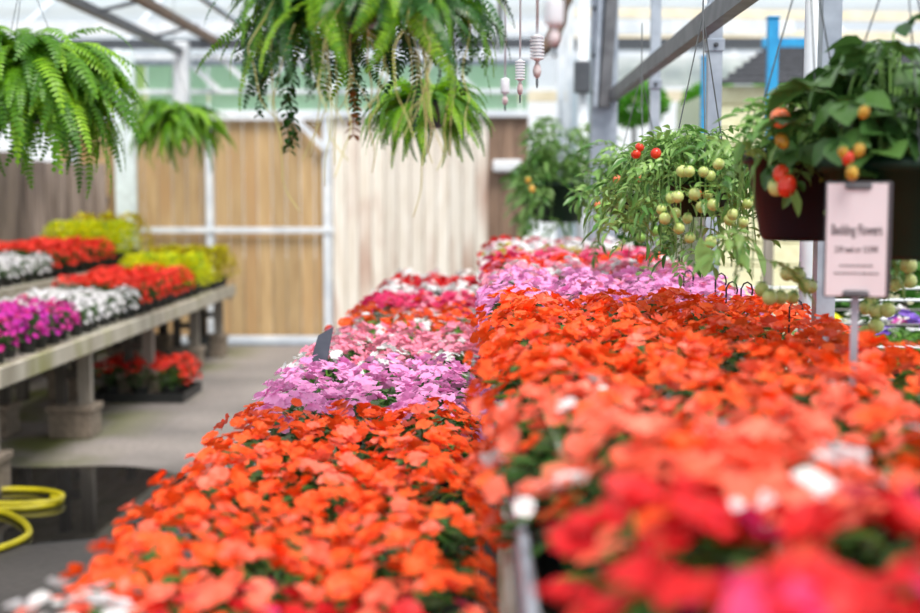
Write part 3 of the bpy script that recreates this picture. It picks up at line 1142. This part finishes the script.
LB = [(7.45, 'magenta', ('magenta', 'magenta', 'rose'), 'magenta'), (8.75, 'white', ('white', 'white', 'white'), 'white'),
      (10.45, 'scarlet', ('scarlet', 'scarlet', 'red'), 'scarlet'), (11.2, 'lime', None, 'bright lime-yellow'), (12.0, 'olive', None, 'olive-gold')]
UB = [(9.9, 'white', ('white', 'white', 'white'), 'white'), (11.5, 'scarlet', ('scarlet', 'scarlet', 'red'), 'scarlet'), (12.1, 'lime', None, 'bright lime-yellow'),
      (12.6, 'olive', None, 'olive-gold')]
colw = ['front', 'second', 'third', 'hindmost']
for blocks, y0, y1, xs, zz, place in ((LB, 6.2, 11.95, [XB - 0.14, XB - 0.35, XB - 0.56], zb1, 'aisle-side wooden bench'),
                                      (UB, 8.3, 12.4, [XU - 0.14, XU - 0.36, XU - 0.58], zu, 'higher wooden bench')):
    y = y0
    cnt = {}
    last = None
    while y < y1:
        bi = next((k for k, b in enumerate(blocks) if y < b[0]), len(blocks) - 1)
        e, word, pal, cw = blocks[bi]
        cnt[bi] = cnt.get(bi, 0) + 1
        for j, x in enumerate(xs):
            loc = (x + prnd.uniform(-0.015, 0.015), y + prnd.uniform(-0.015, 0.015), zz + 0.001)
            if pal:
                lab = f'{cw} bedding plant, {colw[j]} line of {place}, {ORD[cnt[bi] - 1]} of its colour'
                bedding_plant('bedding_plant', loc, lab, f'{cw} plants on the {place}', pal, False, side=(0.0 if j == 0 else None),
                              top_scale={'white': 0.8 if zz < 0.7 else 0.74, 'magenta': 0.88, 'scarlet': 1.0}[word] * prnd.uniform(0.92, 1.08))
            else:
                lab = f'{cw} rounded plant, {colw[j]} line of {place}, {ORD[cnt[bi] - 1]} of its colour'
                dome_plant('rounded_plant', loc, lab, f'{cw} plants on the {place}',
                           PET[word], M_LEAFB if word == 'lime' else PET['lime'], (1.12 if word == 'lime' else 1.2) if zz < 0.7 else (1.3 if word == 'lime' else 1.5))
        y += 0.205 if pal else 0.235

# red plants in a tray on the floor under the bench
q = W(146, 398, 9.35)
tr = thing('nursery_tray', (q.x, 9.4, 0), 'black plastic tray on the floor under the bench', 'tray')
mb = MB()
mb.box((-0.34, -0.3, 0.0), (0.34, 0.3, 0.012))
build('base', mb, M_POTB, tr)
for a, b_ in (((-0.34, -0.3), (0.34, -0.288)), ((-0.34, 0.288), (0.34, 0.3)), ((-0.34, -0.287), (-0.328, 0.287)), ((0.328, -0.287), (0.34, 0.287))):
    mb = MB()
    mb.box((a[0], a[1], 0.012), (b_[0], b_[1], 0.07))
    build('side', mb, M_POTB, tr)
for i in range(3):
    for j in range(3):
        bedding_plant('bedding_plant', (q.x - 0.22 + i * 0.22, 9.2 + j * 0.2, 0.013),
                      f'scarlet plant in the floor tray under the bench, {("front", "middle", "back")[j]} {("fence-side", "centre", "aisle-side")[i]}',
                      'scarlet plants in the floor tray', ('scarlet', 'red', 'scarlet'), False, side=0.0 if i == 2 else None, top_scale=1.05)
# dark tubs and crates under the bench
for i, (px, py, d, rr, h, lab) in enumerate(((133, 355, 11.2, 0.17, 0.36, 'dark plastic tub under the bench behind the red plants'),
                                             (216, 356, 11.9, 0.10, 0.2, 'small black tub under the far bench corner'))):
    q = W(px, py, d)
    r = thing('plastic_tub', (min(q.x, XB - 0.25) if i == 0 else q.x - 0.1, d + 0.1 - 0.35 * i, 0), lab, 'tub')
    mb = MB()
    mb.lathe([(rr * 0.8, 0), (rr, h), (rr * 0.93, h), (rr * 0.75, 0.02), (0, 0.02)], 20, cap=False)
    build('body', mb, M_POTB, r, True)
    mb = MB()
    mb.lathe([(rr, h - 0.02), (rr * 1.08, h - 0.02), (rr * 1.08, h + 0.01), (rr * 0.95, h + 0.01), (rr * 0.95, h - 0.02)], 20, cap=False)
    build('rim', mb, M_POTB, r)

# ------------------------------------------------------------------ puddle and hose
mb = MB()
rnd = random.Random(5)
n = 72
edge = []
for k in range(n):
    a = 2 * math.pi * k / n
    wob = 1 + 0.16 * mnoise.noise(Vector((math.cos(a) * 1.7, math.sin(a) * 1.7, 3.1))) + 0.05 * math.sin(7 * a)
    edge.append((-2.35 + 1.15 * math.cos(a) * wob, 6.15 + 0.78 * math.sin(a) * wob))
top = [(x, y, 0.004) for x, y in edge]
bot = [(-2.35 + (x + 2.35) * 1.01, 6.15 + (y - 6.15) * 1.01, 0.0005) for x, y in edge]
mb.add(top + bot, [tuple(range(n))] + [(k, k + n, (k + 1) % n + n, (k + 1) % n) for k in range(n)])
tag(build('puddle', mb, M_PUDDLE), 'dark still puddle of water on the concrete aisle', 'puddle')


def spline(pts, n=12):
    out = []
    P = [Vector(p) for p in pts]
    for i in range(len(P) - 1):
        p0, p1, p2, p3 = P[max(i - 1, 0)], P[i], P[i + 1], P[min(i + 2, len(P) - 1)]
        for k in range(n):
            t = k / n
            out.append(0.5 * ((2 * p1) + (-p0 + p2) * t + (2 * p0 - 5 * p1 + 4 * p2 - p3) * t * t + (-p0 + 3 * p1 - 3 * p2 + p3) * t ** 3))
    out.append(P[-1])
    return out


def G(px, py, h=0.016):
    v = _M @ Vector(((px - 460) / FPX, (306.5 - py) / FPX, -1))
    t = (h - CAM.z) / v.z
    return CAM + v * t


mb = MB()
hp = [(-90, 520), (-40, 497), (0, 490), (35, 490), (57, 493), (62, 497), (50, 502), (10, 504), (-50, 503), (-75, 507), (-40, 509), (0, 512), (20, 520), (29, 530), (24, 538), (0, 548), (-60, 566), (-120, 580)]
mb.tube(spline([G(x, y, 0.018 + (0.012 if 3 < i < 9 else 0)) for i, (x, y) in enumerate(hp)], 8), 0.016, 8)
mb.tube(spline([G(x, y, 0.016) for x, y in ((-60, 508), (0, 509), (40, 507), (61, 501), (52, 497))], 8), 0.015, 8)
tag(build('garden_hose', mb, M_HOSE, smooth=True), 'yellow garden hose coiled on the wet floor', 'hose')

# ------------------------------------------------------------------ ferns
def frond_mesh(seed, L=0.42, a0=50, droop=130, wmax=0.04, pairs=26, mat=M_FERN):
    rnd = random.Random(seed)
    mb = MB()
    n = pairs
    p = Vector((0, 0, 0))
    ang = R(a0)
    step = L / n
    spine = [p.copy()]
    dirs = []
    for i in range(n):
        t = i / n
        an = ang - R(droop) * (t ** 1.1)
        d = Vector((math.cos(an), 0, math.sin(an)))
        dirs.append(d)
        p = p + d * step
        spine.append(p.copy())
    mb.tube(spine[::2], 0.0016, 4, r1=0.0006)
    sw = rnd.uniform(-0.15, 0.15)
    for i in range(1, n):
        t = i / n
        ln = wmax * min(1, t * 5 + 0.25) * (1 - t ** 2.6) + 0.004
        d = dirs[i]
        nn = Vector((-d.z, 0, d.x))
        for s_ in (-1, 1):
            side = Vector((0, s_, 0))
            e = (side + d * 0.35 - nn * rnd.uniform(0.0, 0.35) + Vector((0, 0, sw * s_))).normalized()
            wv = d * (step * 0.46)
            b0 = spine[i]
            q = e * ln
            lift = nn * (ln * 0.06)
            mb.add([b0 - wv * 0.7, b0 + q * 0.4 - wv + lift, b0 + q, b0 + q * 0.4 + wv * 0.8 + lift, b0 + wv * 0.7],
                   [(0, 1, 3, 4), (1, 2, 3)])
    return mb.mesh('frond', [mat])


FR_A = [frond_mesh(400 + i, L=0.36 + 0.03 * i, a0=75 - 16 * i, droop=160 - 15 * i, wmax=0.045) for i in range(5)]
FR_B = [frond_mesh(420 + i, L=0.30 + 0.04 * i, a0=15 - 14 * i, droop=100 - 12 * i, wmax=0.042, pairs=28) for i in range(4)]   # hanging ones
FR_C = [frond_mesh(440 + i, L=0.26 + 0.03 * i, a0=60 - 14 * i, droop=150 - 13 * i, wmax=0.03, pairs=32) for i in range(6)]    # fine ones

# chains of small round leaves
def chain_mesh(seed, L, mat, size=0.02, dense=1.0):
    rnd = random.Random(seed)
    mb = MB()
    n = int(L / 0.012 * dense)
    pts = []
    x = y = 0
    for i in range(n + 1):
        x += rnd.uniform(-0.003, 0.003)
        y += rnd.uniform(-0.003, 0.003)
        pts.append(Vector((x, y, -L * i / n)))
    mb.tube(pts, 0.0012, 4)
    for i in range(1, n + 1):
        for s_ in (0, math.pi):
            a = s_ + i * 0.9
            add_leaf(mb, pts[i], Vector((math.cos(a), math.sin(a), -0.5)), size * rnd.uniform(0.7, 1.1), size * 0.7, rnd)
    return mb.mesh('leaf_chain', [mat])


def string_mesh(rnd, L, kink=0.007):
    pts = [Vector((0, 0, 0))]
    n = 7
    dx, dy = rnd.uniform(-0.05, 0.05), rnd.uniform(-0.05, 0.05)
    for i in range(1, n + 1):
        t = i / n
        pts.append(Vector((dx * math.sin(t * 3) + rnd.uniform(-kink, kink), dy * t + rnd.uniform(-kink, kink), -L * t)))
    mb = MB()
    mb.tube(spline(pts, 4), 0.0016, 5, r1=0.0009)
    return mb


def hanging_pot(r, rad, h, mat, z=0.0, hook=2.6, base=None, nw=3):
    """pot with its bottom at local z"""
    mb = MB()
    mb.lathe([(rad * 0.66, z), (rad * 0.74, z + h * 0.06), (rad * 0.97, z + h * 0.86), (rad * 1.05, z + h * 0.86), (rad * 1.07, z + h * 0.93),
              (rad * 1.05, z + h), (rad * 0.95, z + h), (rad * 0.92, z + h * 0.85)], 28)
    p = build('pot', mb, mat, r, True)
    mb = MB()
    mb.lathe([(rad * 0.9, z + h * 0.8), (rad * 0.91, z + h * 0.88), (rad * 0.5, z + h * 0.93), (0.001, z + h * 0.95)], 20, cap=False)
    build('soil', mb, M_SOIL, p)
    mb = MB()
    topz = hook
    for k in range(nw):
        a = 2 * math.pi * k / nw + 0.5
        mb.tube([(rad * 1.03 * math.cos(a), rad * 1.03 * math.sin(a), z + h * 0.95), (0, 0, min(topz, z + h + 0.38))], 0.0016, 5)
    mb.tube([(0, 0, min(topz, z + h + 0.38)), (0, 0, topz)], 0.002, 5)
    build('hanger', mb, M_WIRE, r)


def fern(px, py, d, label, zpot, s=1.0, nA=80, nB=50, pot=M_POTT, mats=(M_FERN, M_FERN_F), hook_z=2.9, seed=1, rad=0.12, fine=False):
    rnd = random.Random(seed)
    q = W(px, py, d)
    r = thing('hanging_fern', (q.x, d, zpot), label, 'fern', 'hanging ferns')
    h = 0.15 * s
    hanging_pot(r, rad * s, h, pot, 0, hook_z - zpot)
    for i in range(nA + nB):
        A = i < nA
        me = rnd.choice(FR_C if fine else (FR_A if A else FR_B))
        a = rnd.random() * 6.28
        if fine and abs(a - 4.71) < 0.45 and rnd.random() < 0.85:
            continue
        rr = (rnd.uniform(0.02, 0.08) if A else rnd.uniform(0.07, 0.115)) * s * rad / 0.12
        sc = s * rnd.uniform(0.7, 1.05)
        obj('frond', me, r, (rr * math.cos(a), rr * math.sin(a), h * rnd.uniform(0.9, 1.0)), (rnd.uniform(-0.9, 0.9) if fine else rnd.uniform(-0.5, 0.5), rnd.uniform(-0.3, 0.3), a + rnd.uniform(-0.4, 0.4)), sc,
            mats=[rnd.choice(mats)])
    return r


# overhead carrier pipes for the baskets (they run above the picture)
for x, z, lab in ((-0.23, 2.62, 'overhead pipe carrying the two ferns above the low bench'), (-1.62, 2.62, 'overhead pipe carrying the fern by the aisle'),
                  (0.09, 2.62, 'overhead pipe carrying the row of small weights')):
    mb = MB()
    mb.tube([(x, 1.0, z), (x, 10.0, z)], 0.02, 8)
    tag(build('carrier_pipe', mb, M_GALV, smooth=True), lab, kind='structure')

f1 = fern(366, 0, 2.35, 'large dark fern basket with pale trailing runners above the low bench', W(366, 26, 2.35).z, 0.7, 130, 150, M_POTT,
          (M_FERN_D, M_FERN, M_FERN_D, M_FERN_D, M_FERN_F), 2.6, 21, 0.1, True)
rnd = random.Random(77)
for i in range(30):
    a = -math.pi / 2 + rnd.uniform(-1.25, 1.25)
    L = rnd.uniform(0.14, 0.33)
    rr = rnd.uniform(0.08, 0.22)
    build('runner', string_mesh(rnd, L), M_STOLON, f1, loc=(rr * math.cos(a), rr * math.sin(a), rnd.uniform(-0.02, 0.09)), smooth=True)
for i in range(160):
    a = rnd.random() * 6.28 if i % 3 else -math.pi / 2 + rnd.uniform(-1.5, 1.5)
    if abs(math.sin((a + math.pi / 2) / 2)) < 0.2 and rnd.random() < 0.8:
        continue
    rr = rnd.uniform(0.07, 0.13)
    obj('frond', rnd.choice(FR_B + FR_C[2:]), f1, (rr * math.cos(a), rr * math.sin(a), rnd.uniform(0.02, 0.12)), (rnd.uniform(-0.7, 0.7), rnd.uniform(-0.3, 0.4), a + rnd.uniform(-0.5, 0.5)),
        rnd.uniform(0.42, 0.72), mats=[rnd.choice((M_FERN_D, M_FERN_D, M_FERN, M_FERN_F))])
CH = [chain_mesh(500 + i, 0.16 + 0.04 * i, M_FERN_D) for i in range(3)]
CHD = chain_mesh(510, 0.09, M_DEAD, 0.016)
for i in range(34):
    a = math.pi + rnd.uniform(-1.3, 1.3) if i % 2 else rnd.random() * 6.28
    rr = rnd.uniform(0.1, 0.24)
    obj('leaf_chain', rnd.choice(CH), f1, (rr * math.cos(a), rr * math.sin(a), rnd.uniform(0.0, 0.12) - rr * 0.2), (rnd.uniform(-0.3, 0.3), rnd.uniform(-0.3, 0.3), a),
        rnd.uniform(0.4, 0.68))
for px, py in ((291, 62), (287, 70)):
    q = W(px, py, 2.3) - f1.location
    obj('leaf_chain', CH[0], f1, q, (0, 0.1, 1), 0.9, mats=[M_FERN_D])
q = W(352, 84, 2.3) - f1.location
tag(obj('leaf_chain', CHD, f1, q, (0, 0, 1)), 'dried brown sprig')
f2 = fern(425, 100, 4.6, 'light green fern basket hanging behind the large dark fern', W(425, 128, 4.6).z, 0.66, 90, 70, M_POTT, (M_FERN, M_FERN_F), 2.6, 22)
f3 = fern(28, 100, 4.7, 'big bushy bright green fern hanging over the aisle benches', W(28, 122, 4.7).z, 1.18, 230, 130, M_POTG, (M_FERN, M_FERN_F, M_FERN), 2.6, 23)
f4 = fern(176, 120, 8.2, 'small bright green fern hanging near the gate', W(180, 140, 8.2).z, 0.92, 120, 70, M_POTG, (M_FERN_F, M_FERN), 2.75, 24)

# ------------------------------------------------------------------ hanging weights
for i, (px, tipy, d, lab, ribs, sx_, sz_) in enumerate(((505, 111, 4.2, 'smallest hanging weight, closest to the fern', 0, 1.6, 1.5),
                                                        (520, 103, 3.3, 'ribbed hanging weight, second from the fern', 7, 1.23, 1.55),
                                                        (537, 88, 2.6, 'large ribbed hanging weight, third from the fern', 7, 1.36, 1.5),
                                                        (554, 57, 1.75, 'smooth blurred hanging weight, farthest from the fern', 0, 1.41, 1.1))):
    q = W(px, tipy, d)
    r = thing('hanging_weight', (q.x, d, q.z), lab, 'weight', 'weights hanging from the overhead pipe')
    r.scale = (sx_, sx_, sz_)
    mb = MB()
    mb.lathe([(0.001, 0), (0.0018, 0.004), (0.0018, 0.014), (0.001, 0.018)], 8)
    build('tip', mb, M_DARKST, r, True)
    mb = MB()
    mb.lathe([(0.001, 0.012), (0.005, 0.016), (0.0065, 0.022), (0.005, 0.029), (0.003, 0.032), (0.003, 0.037)], 14)
    build('bead', mb, M_CLAY, r, True)
    mb = MB()
    if ribs:
        prof = [(0.004, 0.036)]
        for j in range(ribs):
            z = 0.038 + j * 0.0046
            prof += [(0.0062, z), (0.0105, z + 0.0004), (0.0105, z + 0.0026), (0.0062, z + 0.003)]
        prof += [(0.004, 0.038 + ribs * 0.0046)]
    else:
        prof = [(0.004, 0.036), (0.0085, 0.039), (0.0092, 0.042), (0.0092, 0.066), (0.0085, 0.069), (0.004, 0.071)]
    mb.lathe(prof, 18)
    build('body', mb, M_WEIGHT, r, not ribs)
    mb = MB()
    mb.tube([(0, 0, 0.065), (0, 0, (2.6 - q.z) / sz_)], 0.0022, 8)
    build('rod', mb, M_WEIGHT, r, True)


# ------------------------------------------------------------------ tomatoes
def compound_leaf(seed, L=0.11, n=3, wd=0.02, mat=M_TOML):
    rnd = random.Random(seed)
    mb = MB()
    pts = [Vector((L * t, 0, 0.25 * L * t - 0.6 * L * t * t)) for t in (0, 0.25, 0.5, 0.75, 1.0)]
    mb.tube(pts, 0.0013, 4, r1=0.0008)
    for k in range(n):
        t = 0.35 + 0.5 * k / max(1, n - 1)
        p = Vector((L * t, 0, 0.25 * L * t - 0.6 * L * t * t))
        for s_ in (-1, 1):
            add_leaf(mb, p, Vector((0.6, s_, rnd.uniform(-0.3, 0.3))), L * rnd.uniform(0.35, 0.5), wd * rnd.uniform(0.8, 1.1), rnd, fold=0.35, droop=rnd.uniform(0.1, 0.6))
    add_leaf(mb, pts[-1] - Vector((0.01, 0, 0)), Vector((1, 0, -0.5)), L * 0.55, wd * 1.2, rnd, fold=0.3, droop=0.4)
    return mb.mesh('leaf', [mat], True)


TL = [compound_leaf(600 + i, L=0.085 + 0.012 * i) for i in range(5)]


def fruit_mesh(mat, r=0.0165, long=1.0):
    mb = MB()
    prof = []
    for i in range(9):
        t = math.pi * i / 8
        prof.append((max(0.0004, r * math.sin(t)), -r * long * math.cos(t)))
    mb.lathe(prof, 14, cap=False)
    for k in range(5):
        a = k * 1.257
        add_leaf(mb, Vector((0, 0, r * long * 0.97)), Vector((math.cos(a), math.sin(a), 0.1)), r * 0.9, r * 0.35, random.Random(k), m=1)
    mb.tube([(0, 0, r * long * 0.9), (0.002, 0, r * long + 0.012)], 0.0012, 5, m=1)
    return mb.mesh('tomato', [mat, M_TOMS], True)


FG, FR_, FS, FO, FA = fruit_mesh(M_TOMG), fruit_mesh(M_TOMR, 0.0125), fruit_mesh(M_TOMY, 0.0145), fruit_mesh(M_TOMO, 0.019), fruit_mesh(M_TOMA, 0.017, 1.3)
FRB = fruit_mesh(M_TOMR, 0.017, 1.25)


def vines(rnd, n, spread, up, down, rad):
    """arching stems; returns mesh and leaf sites"""
    mb = MB()
    sites = []
    for i in range(n):
        a = rnd.random() * 6.28
        reach = spread * rnd.uniform(0.45, 1.0)
        hi = up * rnd.uniform(0.3, 1.0)
        lo = -down * rnd.uniform(0.0, 1.0)
        P = [Vector((0.03 * math.cos(a), 0.03 * math.sin(a), 0)), Vector((reach * 0.35 * math.cos(a), reach * 0.35 * math.sin(a), hi)),
             Vector((reach * 0.8 * math.cos(a + 0.2), reach * 0.8 * math.sin(a + 0.2), hi * 0.7)),
             Vector((reach * math.cos(a + 0.3), reach * math.sin(a + 0.3), lo))]
        pts = spline(P, 6)
        mb.tube(pts, rad, 5, r1=rad * 0.5)
        for k in range(2, len(pts)):
            t = (pts[k] - pts[k - 1]).normalized()
            sites.append((pts[k], t))
    return mb, sites


def basket(px, py, d, name, label, group, zbot, rad, h, potmat, nst, spread, up, down, nleaf, leaves, leafmat_, fruits, lsc=1.0, seed=1, cat='plant', gaze=None):
    rnd = random.Random(seed)
    q = W(px, py, d)
    r = thing(name, (q.x, d, zbot), label, cat, group)
    hanging_pot(r, rad, h, potmat, 0, zbeam + 0.03 - zbot)
    vb, sites = vines(rnd, nst, spread, up, down, 0.0026)
    vo = build('vine', vb, M_TOMS, r, True, loc=(0, 0, h))
    vo['kind'] = 'stuff'
    for i in range(nleaf):
        p, t = rnd.choice(sites)
        a = math.atan2(t.y, t.x) + rnd.uniform(-1.6, 1.6)
        obj('leaf', rnd.choice(leaves), r, p + Vector((0, 0, h)), (rnd.uniform(-0.6, 0.6), rnd.uniform(-0.5, 0.8), a), lsc * rnd.uniform(0.6, 1.15), mats=[leafmat_])
    for (fx, fy, fd, me, s) in fruits:
        o = obj('tomato', me, r, W(fx, fy, fd) - r.location, (rnd.uniform(-0.5, 0.5), rnd.uniform(-0.5, 0.5), rnd.random() * 6), s * rnd.uniform(0.9, 1.1))
    return r


def z7(x, y):
    return 560 + x / 2.7875, 100 + y / 2.7875


def z8(x, y):
    return 700 + x / 2.555, 140 + y / 2.555


frnd = random.Random(9)
gr1 = [(341, 199), (360, 199), (400, 200), (420, 211), (442, 178), (283, 305), (322, 315), (328, 270), (310, 272), (395, 298), (427, 292), (292, 330), (355, 330),
       (332, 358), (362, 384), (420, 395), (482, 319), (511, 341), (523, 289), (545, 278), (473, 333), (412, 265), (375, 262)]
fr1 = [(*z7(*p), 2.75 + frnd.uniform(-0.06, 0.06), FG, 0.76) for p in gr1]
fr1 += [(*z7(384, 262), 2.78, FR_, 0.8)]
fr2 = [(*z7(x, y), 3.98 + frnd.uniform(-0.08, 0.08), FS, 1.05) for x, y in ((105, 330), (125, 335), (150, 350), (185, 357), (203, 360), (205, 322), (130, 295), (180, 330), (235, 330),
       (265, 365), (250, 300), (215, 290), (160, 310), (110, 305), (225, 385), (262, 330))]
fr1 += [(*z7(x, y), 2.78, FR_, 0.9) for x, y in ((212, 150), (222, 132), (267, 149))]
fr2 += [(*z7(160, 222), 4.0, FO, 0.7), (*z7(222, 218), 4.0, FO, 0.6), (*z7(105, 292), 4.1, FO, 0.6)]
tom1 = basket(700, 200, 2.98, 'tomato_basket', 'hanging tomato basket laden with pale green and three red fruits', 'hanging tomato baskets', 1.45, 0.08, 0.08, M_POTG, 56, 0.22, 0.12, 0.18, 340, TL, M_TOML, fr1, 0.6, 31)
tom2 = basket(640, 200, 4.3, 'tomato_basket', 'hanging tomato basket with small green fruit, beyond the laden one', 'hanging tomato baskets', 1.42, 0.1, 0.1, M_POTG, 34, 0.2, 0.15, 0.24, 190, TL, M_TOML, fr2, 0.85, 32)
tom3 = basket(560, 200, 7.7, 'hanging_basket', 'leafy basket in a green pot beside the braced column', 'hanging leafy baskets', W(566, 222, 7.7).z, 0.17, 0.24, M_POTG, 24, 0.23, 0.38, 0.3, 170, TL, M_TOML,
              [(528 + 4 * i, 180 + 9 * (i % 3), 6.9, FA, 1.0) for i in range(2)], 1.3, 33)
tom4 = basket(546, 200, 9.6, 'hanging_basket', 'leafy basket hanging by the far white posts', 'hanging leafy baskets', 1.32, 0.17, 0.2, M_POTG, 16, 0.24, 0.2, 0.4, 130, TL, M_TOML,
              [], 1.5, 34)
# nearer basket with plum pot
fr5 = [(*z8(*p), 2.4 + frnd.uniform(-0.04, 0.04), FG, 0.86) for p in ((158, 382), (178, 403), (207, 402), (237, 401), (223, 342), (249, 345), (269, 372), (282, 375), (425, 428), (452, 438), (480, 434),
       (450, 475), (423, 490), (533, 320), (535, 360), (497, 368), (437, 410))]
fr5 += [(787, 186, 2.2, FRB, 0.9), (781, 174, 2.22, FRB, 0.85), (777, 187, 2.23, FG, 0.95), (780, 118, 2.2, FO, 0.9), (775, 110, 2.22, FO, 0.5), (782, 141, 2.22, FA, 0.7)]
tom5 = basket(803, 200, 2.4, 'tomato_basket', 'tomato basket in a plum pot behind the sign', 'hanging tomato baskets', W(803, 240, 2.4).z, 0.105, 0.165, M_POTP, 22, 0.2, 0.1, 0.3, 62, TL, M_TOML, fr5, 0.8, 35)
BR = []
for i in range(4):
    rnd = random.Random(650 + i)
    mb = MB()
    mb.tube([(0, 0, 0), (0.03, 0, 0.012), (0.06, 0, 0.012)], 0.0018, 5)
    for a in (-1.1, 0, 1.1):
        add_leaf(mb, Vector((0.058, 0, 0.012)), Vector((math.cos(a), math.sin(a), rnd.uniform(-0.1, 0.2))), 0.06, 0.052, rnd, fold=0.18, droop=0.35)
    BR.append(mb.mesh('leaf', [M_BROAD], True))
str1 = basket(896, 200, 2.2, 'strawberry_basket', 'broad-leaved basket in a dark green pot, nearest and most blurred', 'hanging leafy baskets', W(896, 258, 2.2).z, 0.125, 0.17, M_POTG, 26, 0.17, 0.2, -0.02, 120, BR, M_BROAD,
              [(864, 112, 1.95, FA, 0.5), (852, 173, 1.98, FA, 0.6), (848, 158, 2.0, FRB, 0.6), (859, 150, 1.97, FA, 0.5), (843, 152, 2.0, FA, 0.45)], 1.1, 36)
for o in list(str1.children):
    if o.name.startswith('tomato'):
        o.name = 'berry'
# two broad leaves hanging out of the plum pot and big tomato leaves
for (px, py, d, par, s, rz) in ((787, 210, 2.2, tom5, 0.9, -1.4), (752, 270, 2.7, tom1, 1.1, -1.2), (668, 230, 2.75, tom1, 0.9, -1.0), (700, 268, 2.75, tom1, 1.2, -2.0), (735, 262, 2.72, tom1, 0.9, -1.9)):
    mb = MB()
    rnd = random.Random(int(px))
    add_leaf(mb, Vector((0, 0, 0.03)), Vector((0.25, -0.25, -1)), 0.075, 0.035, rnd, fold=0.2, droop=0.0)
    obj('leaf', mb.mesh('leaf', [M_TOML], True), par, W(px, py - 14, d) - par.location, (0, 0, rz + 1.4), s)

# ------------------------------------------------------------------ pansies on the rack
for i, (px, py, d, c, lab) in enumerate(((905, 318, 4.75, 'violet', 'violet pansy plant on the open rack'), (868, 330, 4.9, 'white', 'white pansy plant on the open rack'),
                                         (885, 322, 5.05, 'white', 'white pansy plant at the back of the open rack'), (930, 322, 4.9, 'magenta', 'magenta pansy plant on the open rack'),
                                         (815, 335, 4.9, 'lime', 'yellow pansy plant on the open rack near the steel post'))):
    q = W(px, py, d)
    bedding_plant('pansy_plant', (q.x, d, 0.742), lab, 'pansies on the open rack', (c, c, 'white'), False, fol=M_LEAFB, sparse=True, top_scale=1.15)

# ------------------------------------------------------------------ slate marker and the sign
q = W(312, 362, 3.55)
mb = MB()
mb.add([(-0.048, 0, -0.06), (0.004, 0.004, -0.06), (0.03, 0.004, 0.078), (-0.012, 0, 0.055), (-0.048, 0.008, -0.06), (0.004, 0.012, -0.06), (0.03, 0.012, 0.078), (-0.012, 0.008, 0.055)],
       [(0, 1, 2, 3), (7, 6, 5, 4), (0, 4, 5, 1), (1, 5, 6, 2), (2, 6, 7, 3), (3, 7, 4, 0)])
r = thing('slate_marker', (q.x + 0.03, 3.55, ZL), 'slanted slate-grey marker board at the aisle edge of the lilac flowers', 'marker')
build('board', mb, M_SLATE, r, loc=(0, 0, q.z - ZL + 0.02))
mb = MB()
mb.box((-0.024, 0.0005, 0), (-0.012, 0.0065, q.z - ZL - 0.02))
build('stake', mb, M_SLATE, r)

ds = 2.0
c0 = W(857, 240, ds)
r = thing('price_sign', (c0.x, ds, ZR), 'pale pink bedding flowers price sign on a steel stake', 'sign', rz=R(-14))
zc = c0.z - ZR
wS, hS = 0.092, 0.175
mb = MB()
mb.box((-wS / 2 - 0.003, 0.0, zc - hS / 2 - 0.003), (wS / 2 + 0.005, 0.009, zc + hS / 2 + 0.003), ch=0.003)
bk = build('backing', mb, M_SIGNB, r)
mb = MB()
mb.box((-wS / 2, -0.002, zc - hS / 2), (wS / 2 - 0.002, -0.0002, zc + hS / 2))
pp = build('card', mb, M_SIGNP, r)
for s_ in (1, -1):
    mb = MB()
    mb.box((-0.02, -0.006, -0.005), (0.02, -0.0022, 0.005), ch=0.003)
    build('clip', mb, M_GALVD, r, loc=(0, 0, zc + s_ * (hS / 2 - 0.004)))
mb = MB()
mb.box((-0.006, 0.0095, 0.0), (0.006, 0.013, zc + 0.04), ch=0.001)
build('stake', mb, M_GALV, r)


def text(body, z, size, wide):
    cu = bpy.data.curves.new('lettering', 'FONT')
    cu.body = body
    cu.size = size
    cu.align_x = 'CENTER'
    cu.align_y = 'CENTER'
    cu.extrude = 0.0002
    cu.offset = 0.012 * size
    cu.materials.append(M_INK)
    t_ = bpy.data.objects.new('lettering_curve', cu)
    C.objects.link(t_)
    bpy.context.view_layer.update()
    me = bpy.data.meshes.new_from_object(t_.evaluated_get(bpy.context.evaluated_depsgraph_get()))
    bpy.data.objects.remove(t_)
    bpy.data.curves.remove(cu)
    xs = [v.co.x for v in me.vertices]
    o = obj('lettering', me, pp, (-0.001, -0.0024, z), (R(90), 0, 0), (wide / (max(xs) - min(xs)), 1, 1))
    return o


text('Bedding Flowers', zc + 0.015, 0.0235, 0.075)
text('2.59 each or 12.59/fl', zc - 0.015, 0.0135, 0.064)
mbl = MB()
rnd = random.Random(4)
for z, wv in ((zc - 0.040, 0.05), (zc - 0.052, 0.066)):
    x = -wv / 2
    while x < wv / 2:
        l_ = rnd.uniform(0.003, 0.008)
        mbl.box((x, -0.0026, z - 0.0011), (min(x + l_, wv / 2), -0.0021, z + 0.0011))
        x += l_ + 0.0014
build('small_print', mbl, M_INK, pp)
print('objects', len(bpy.data.objects))
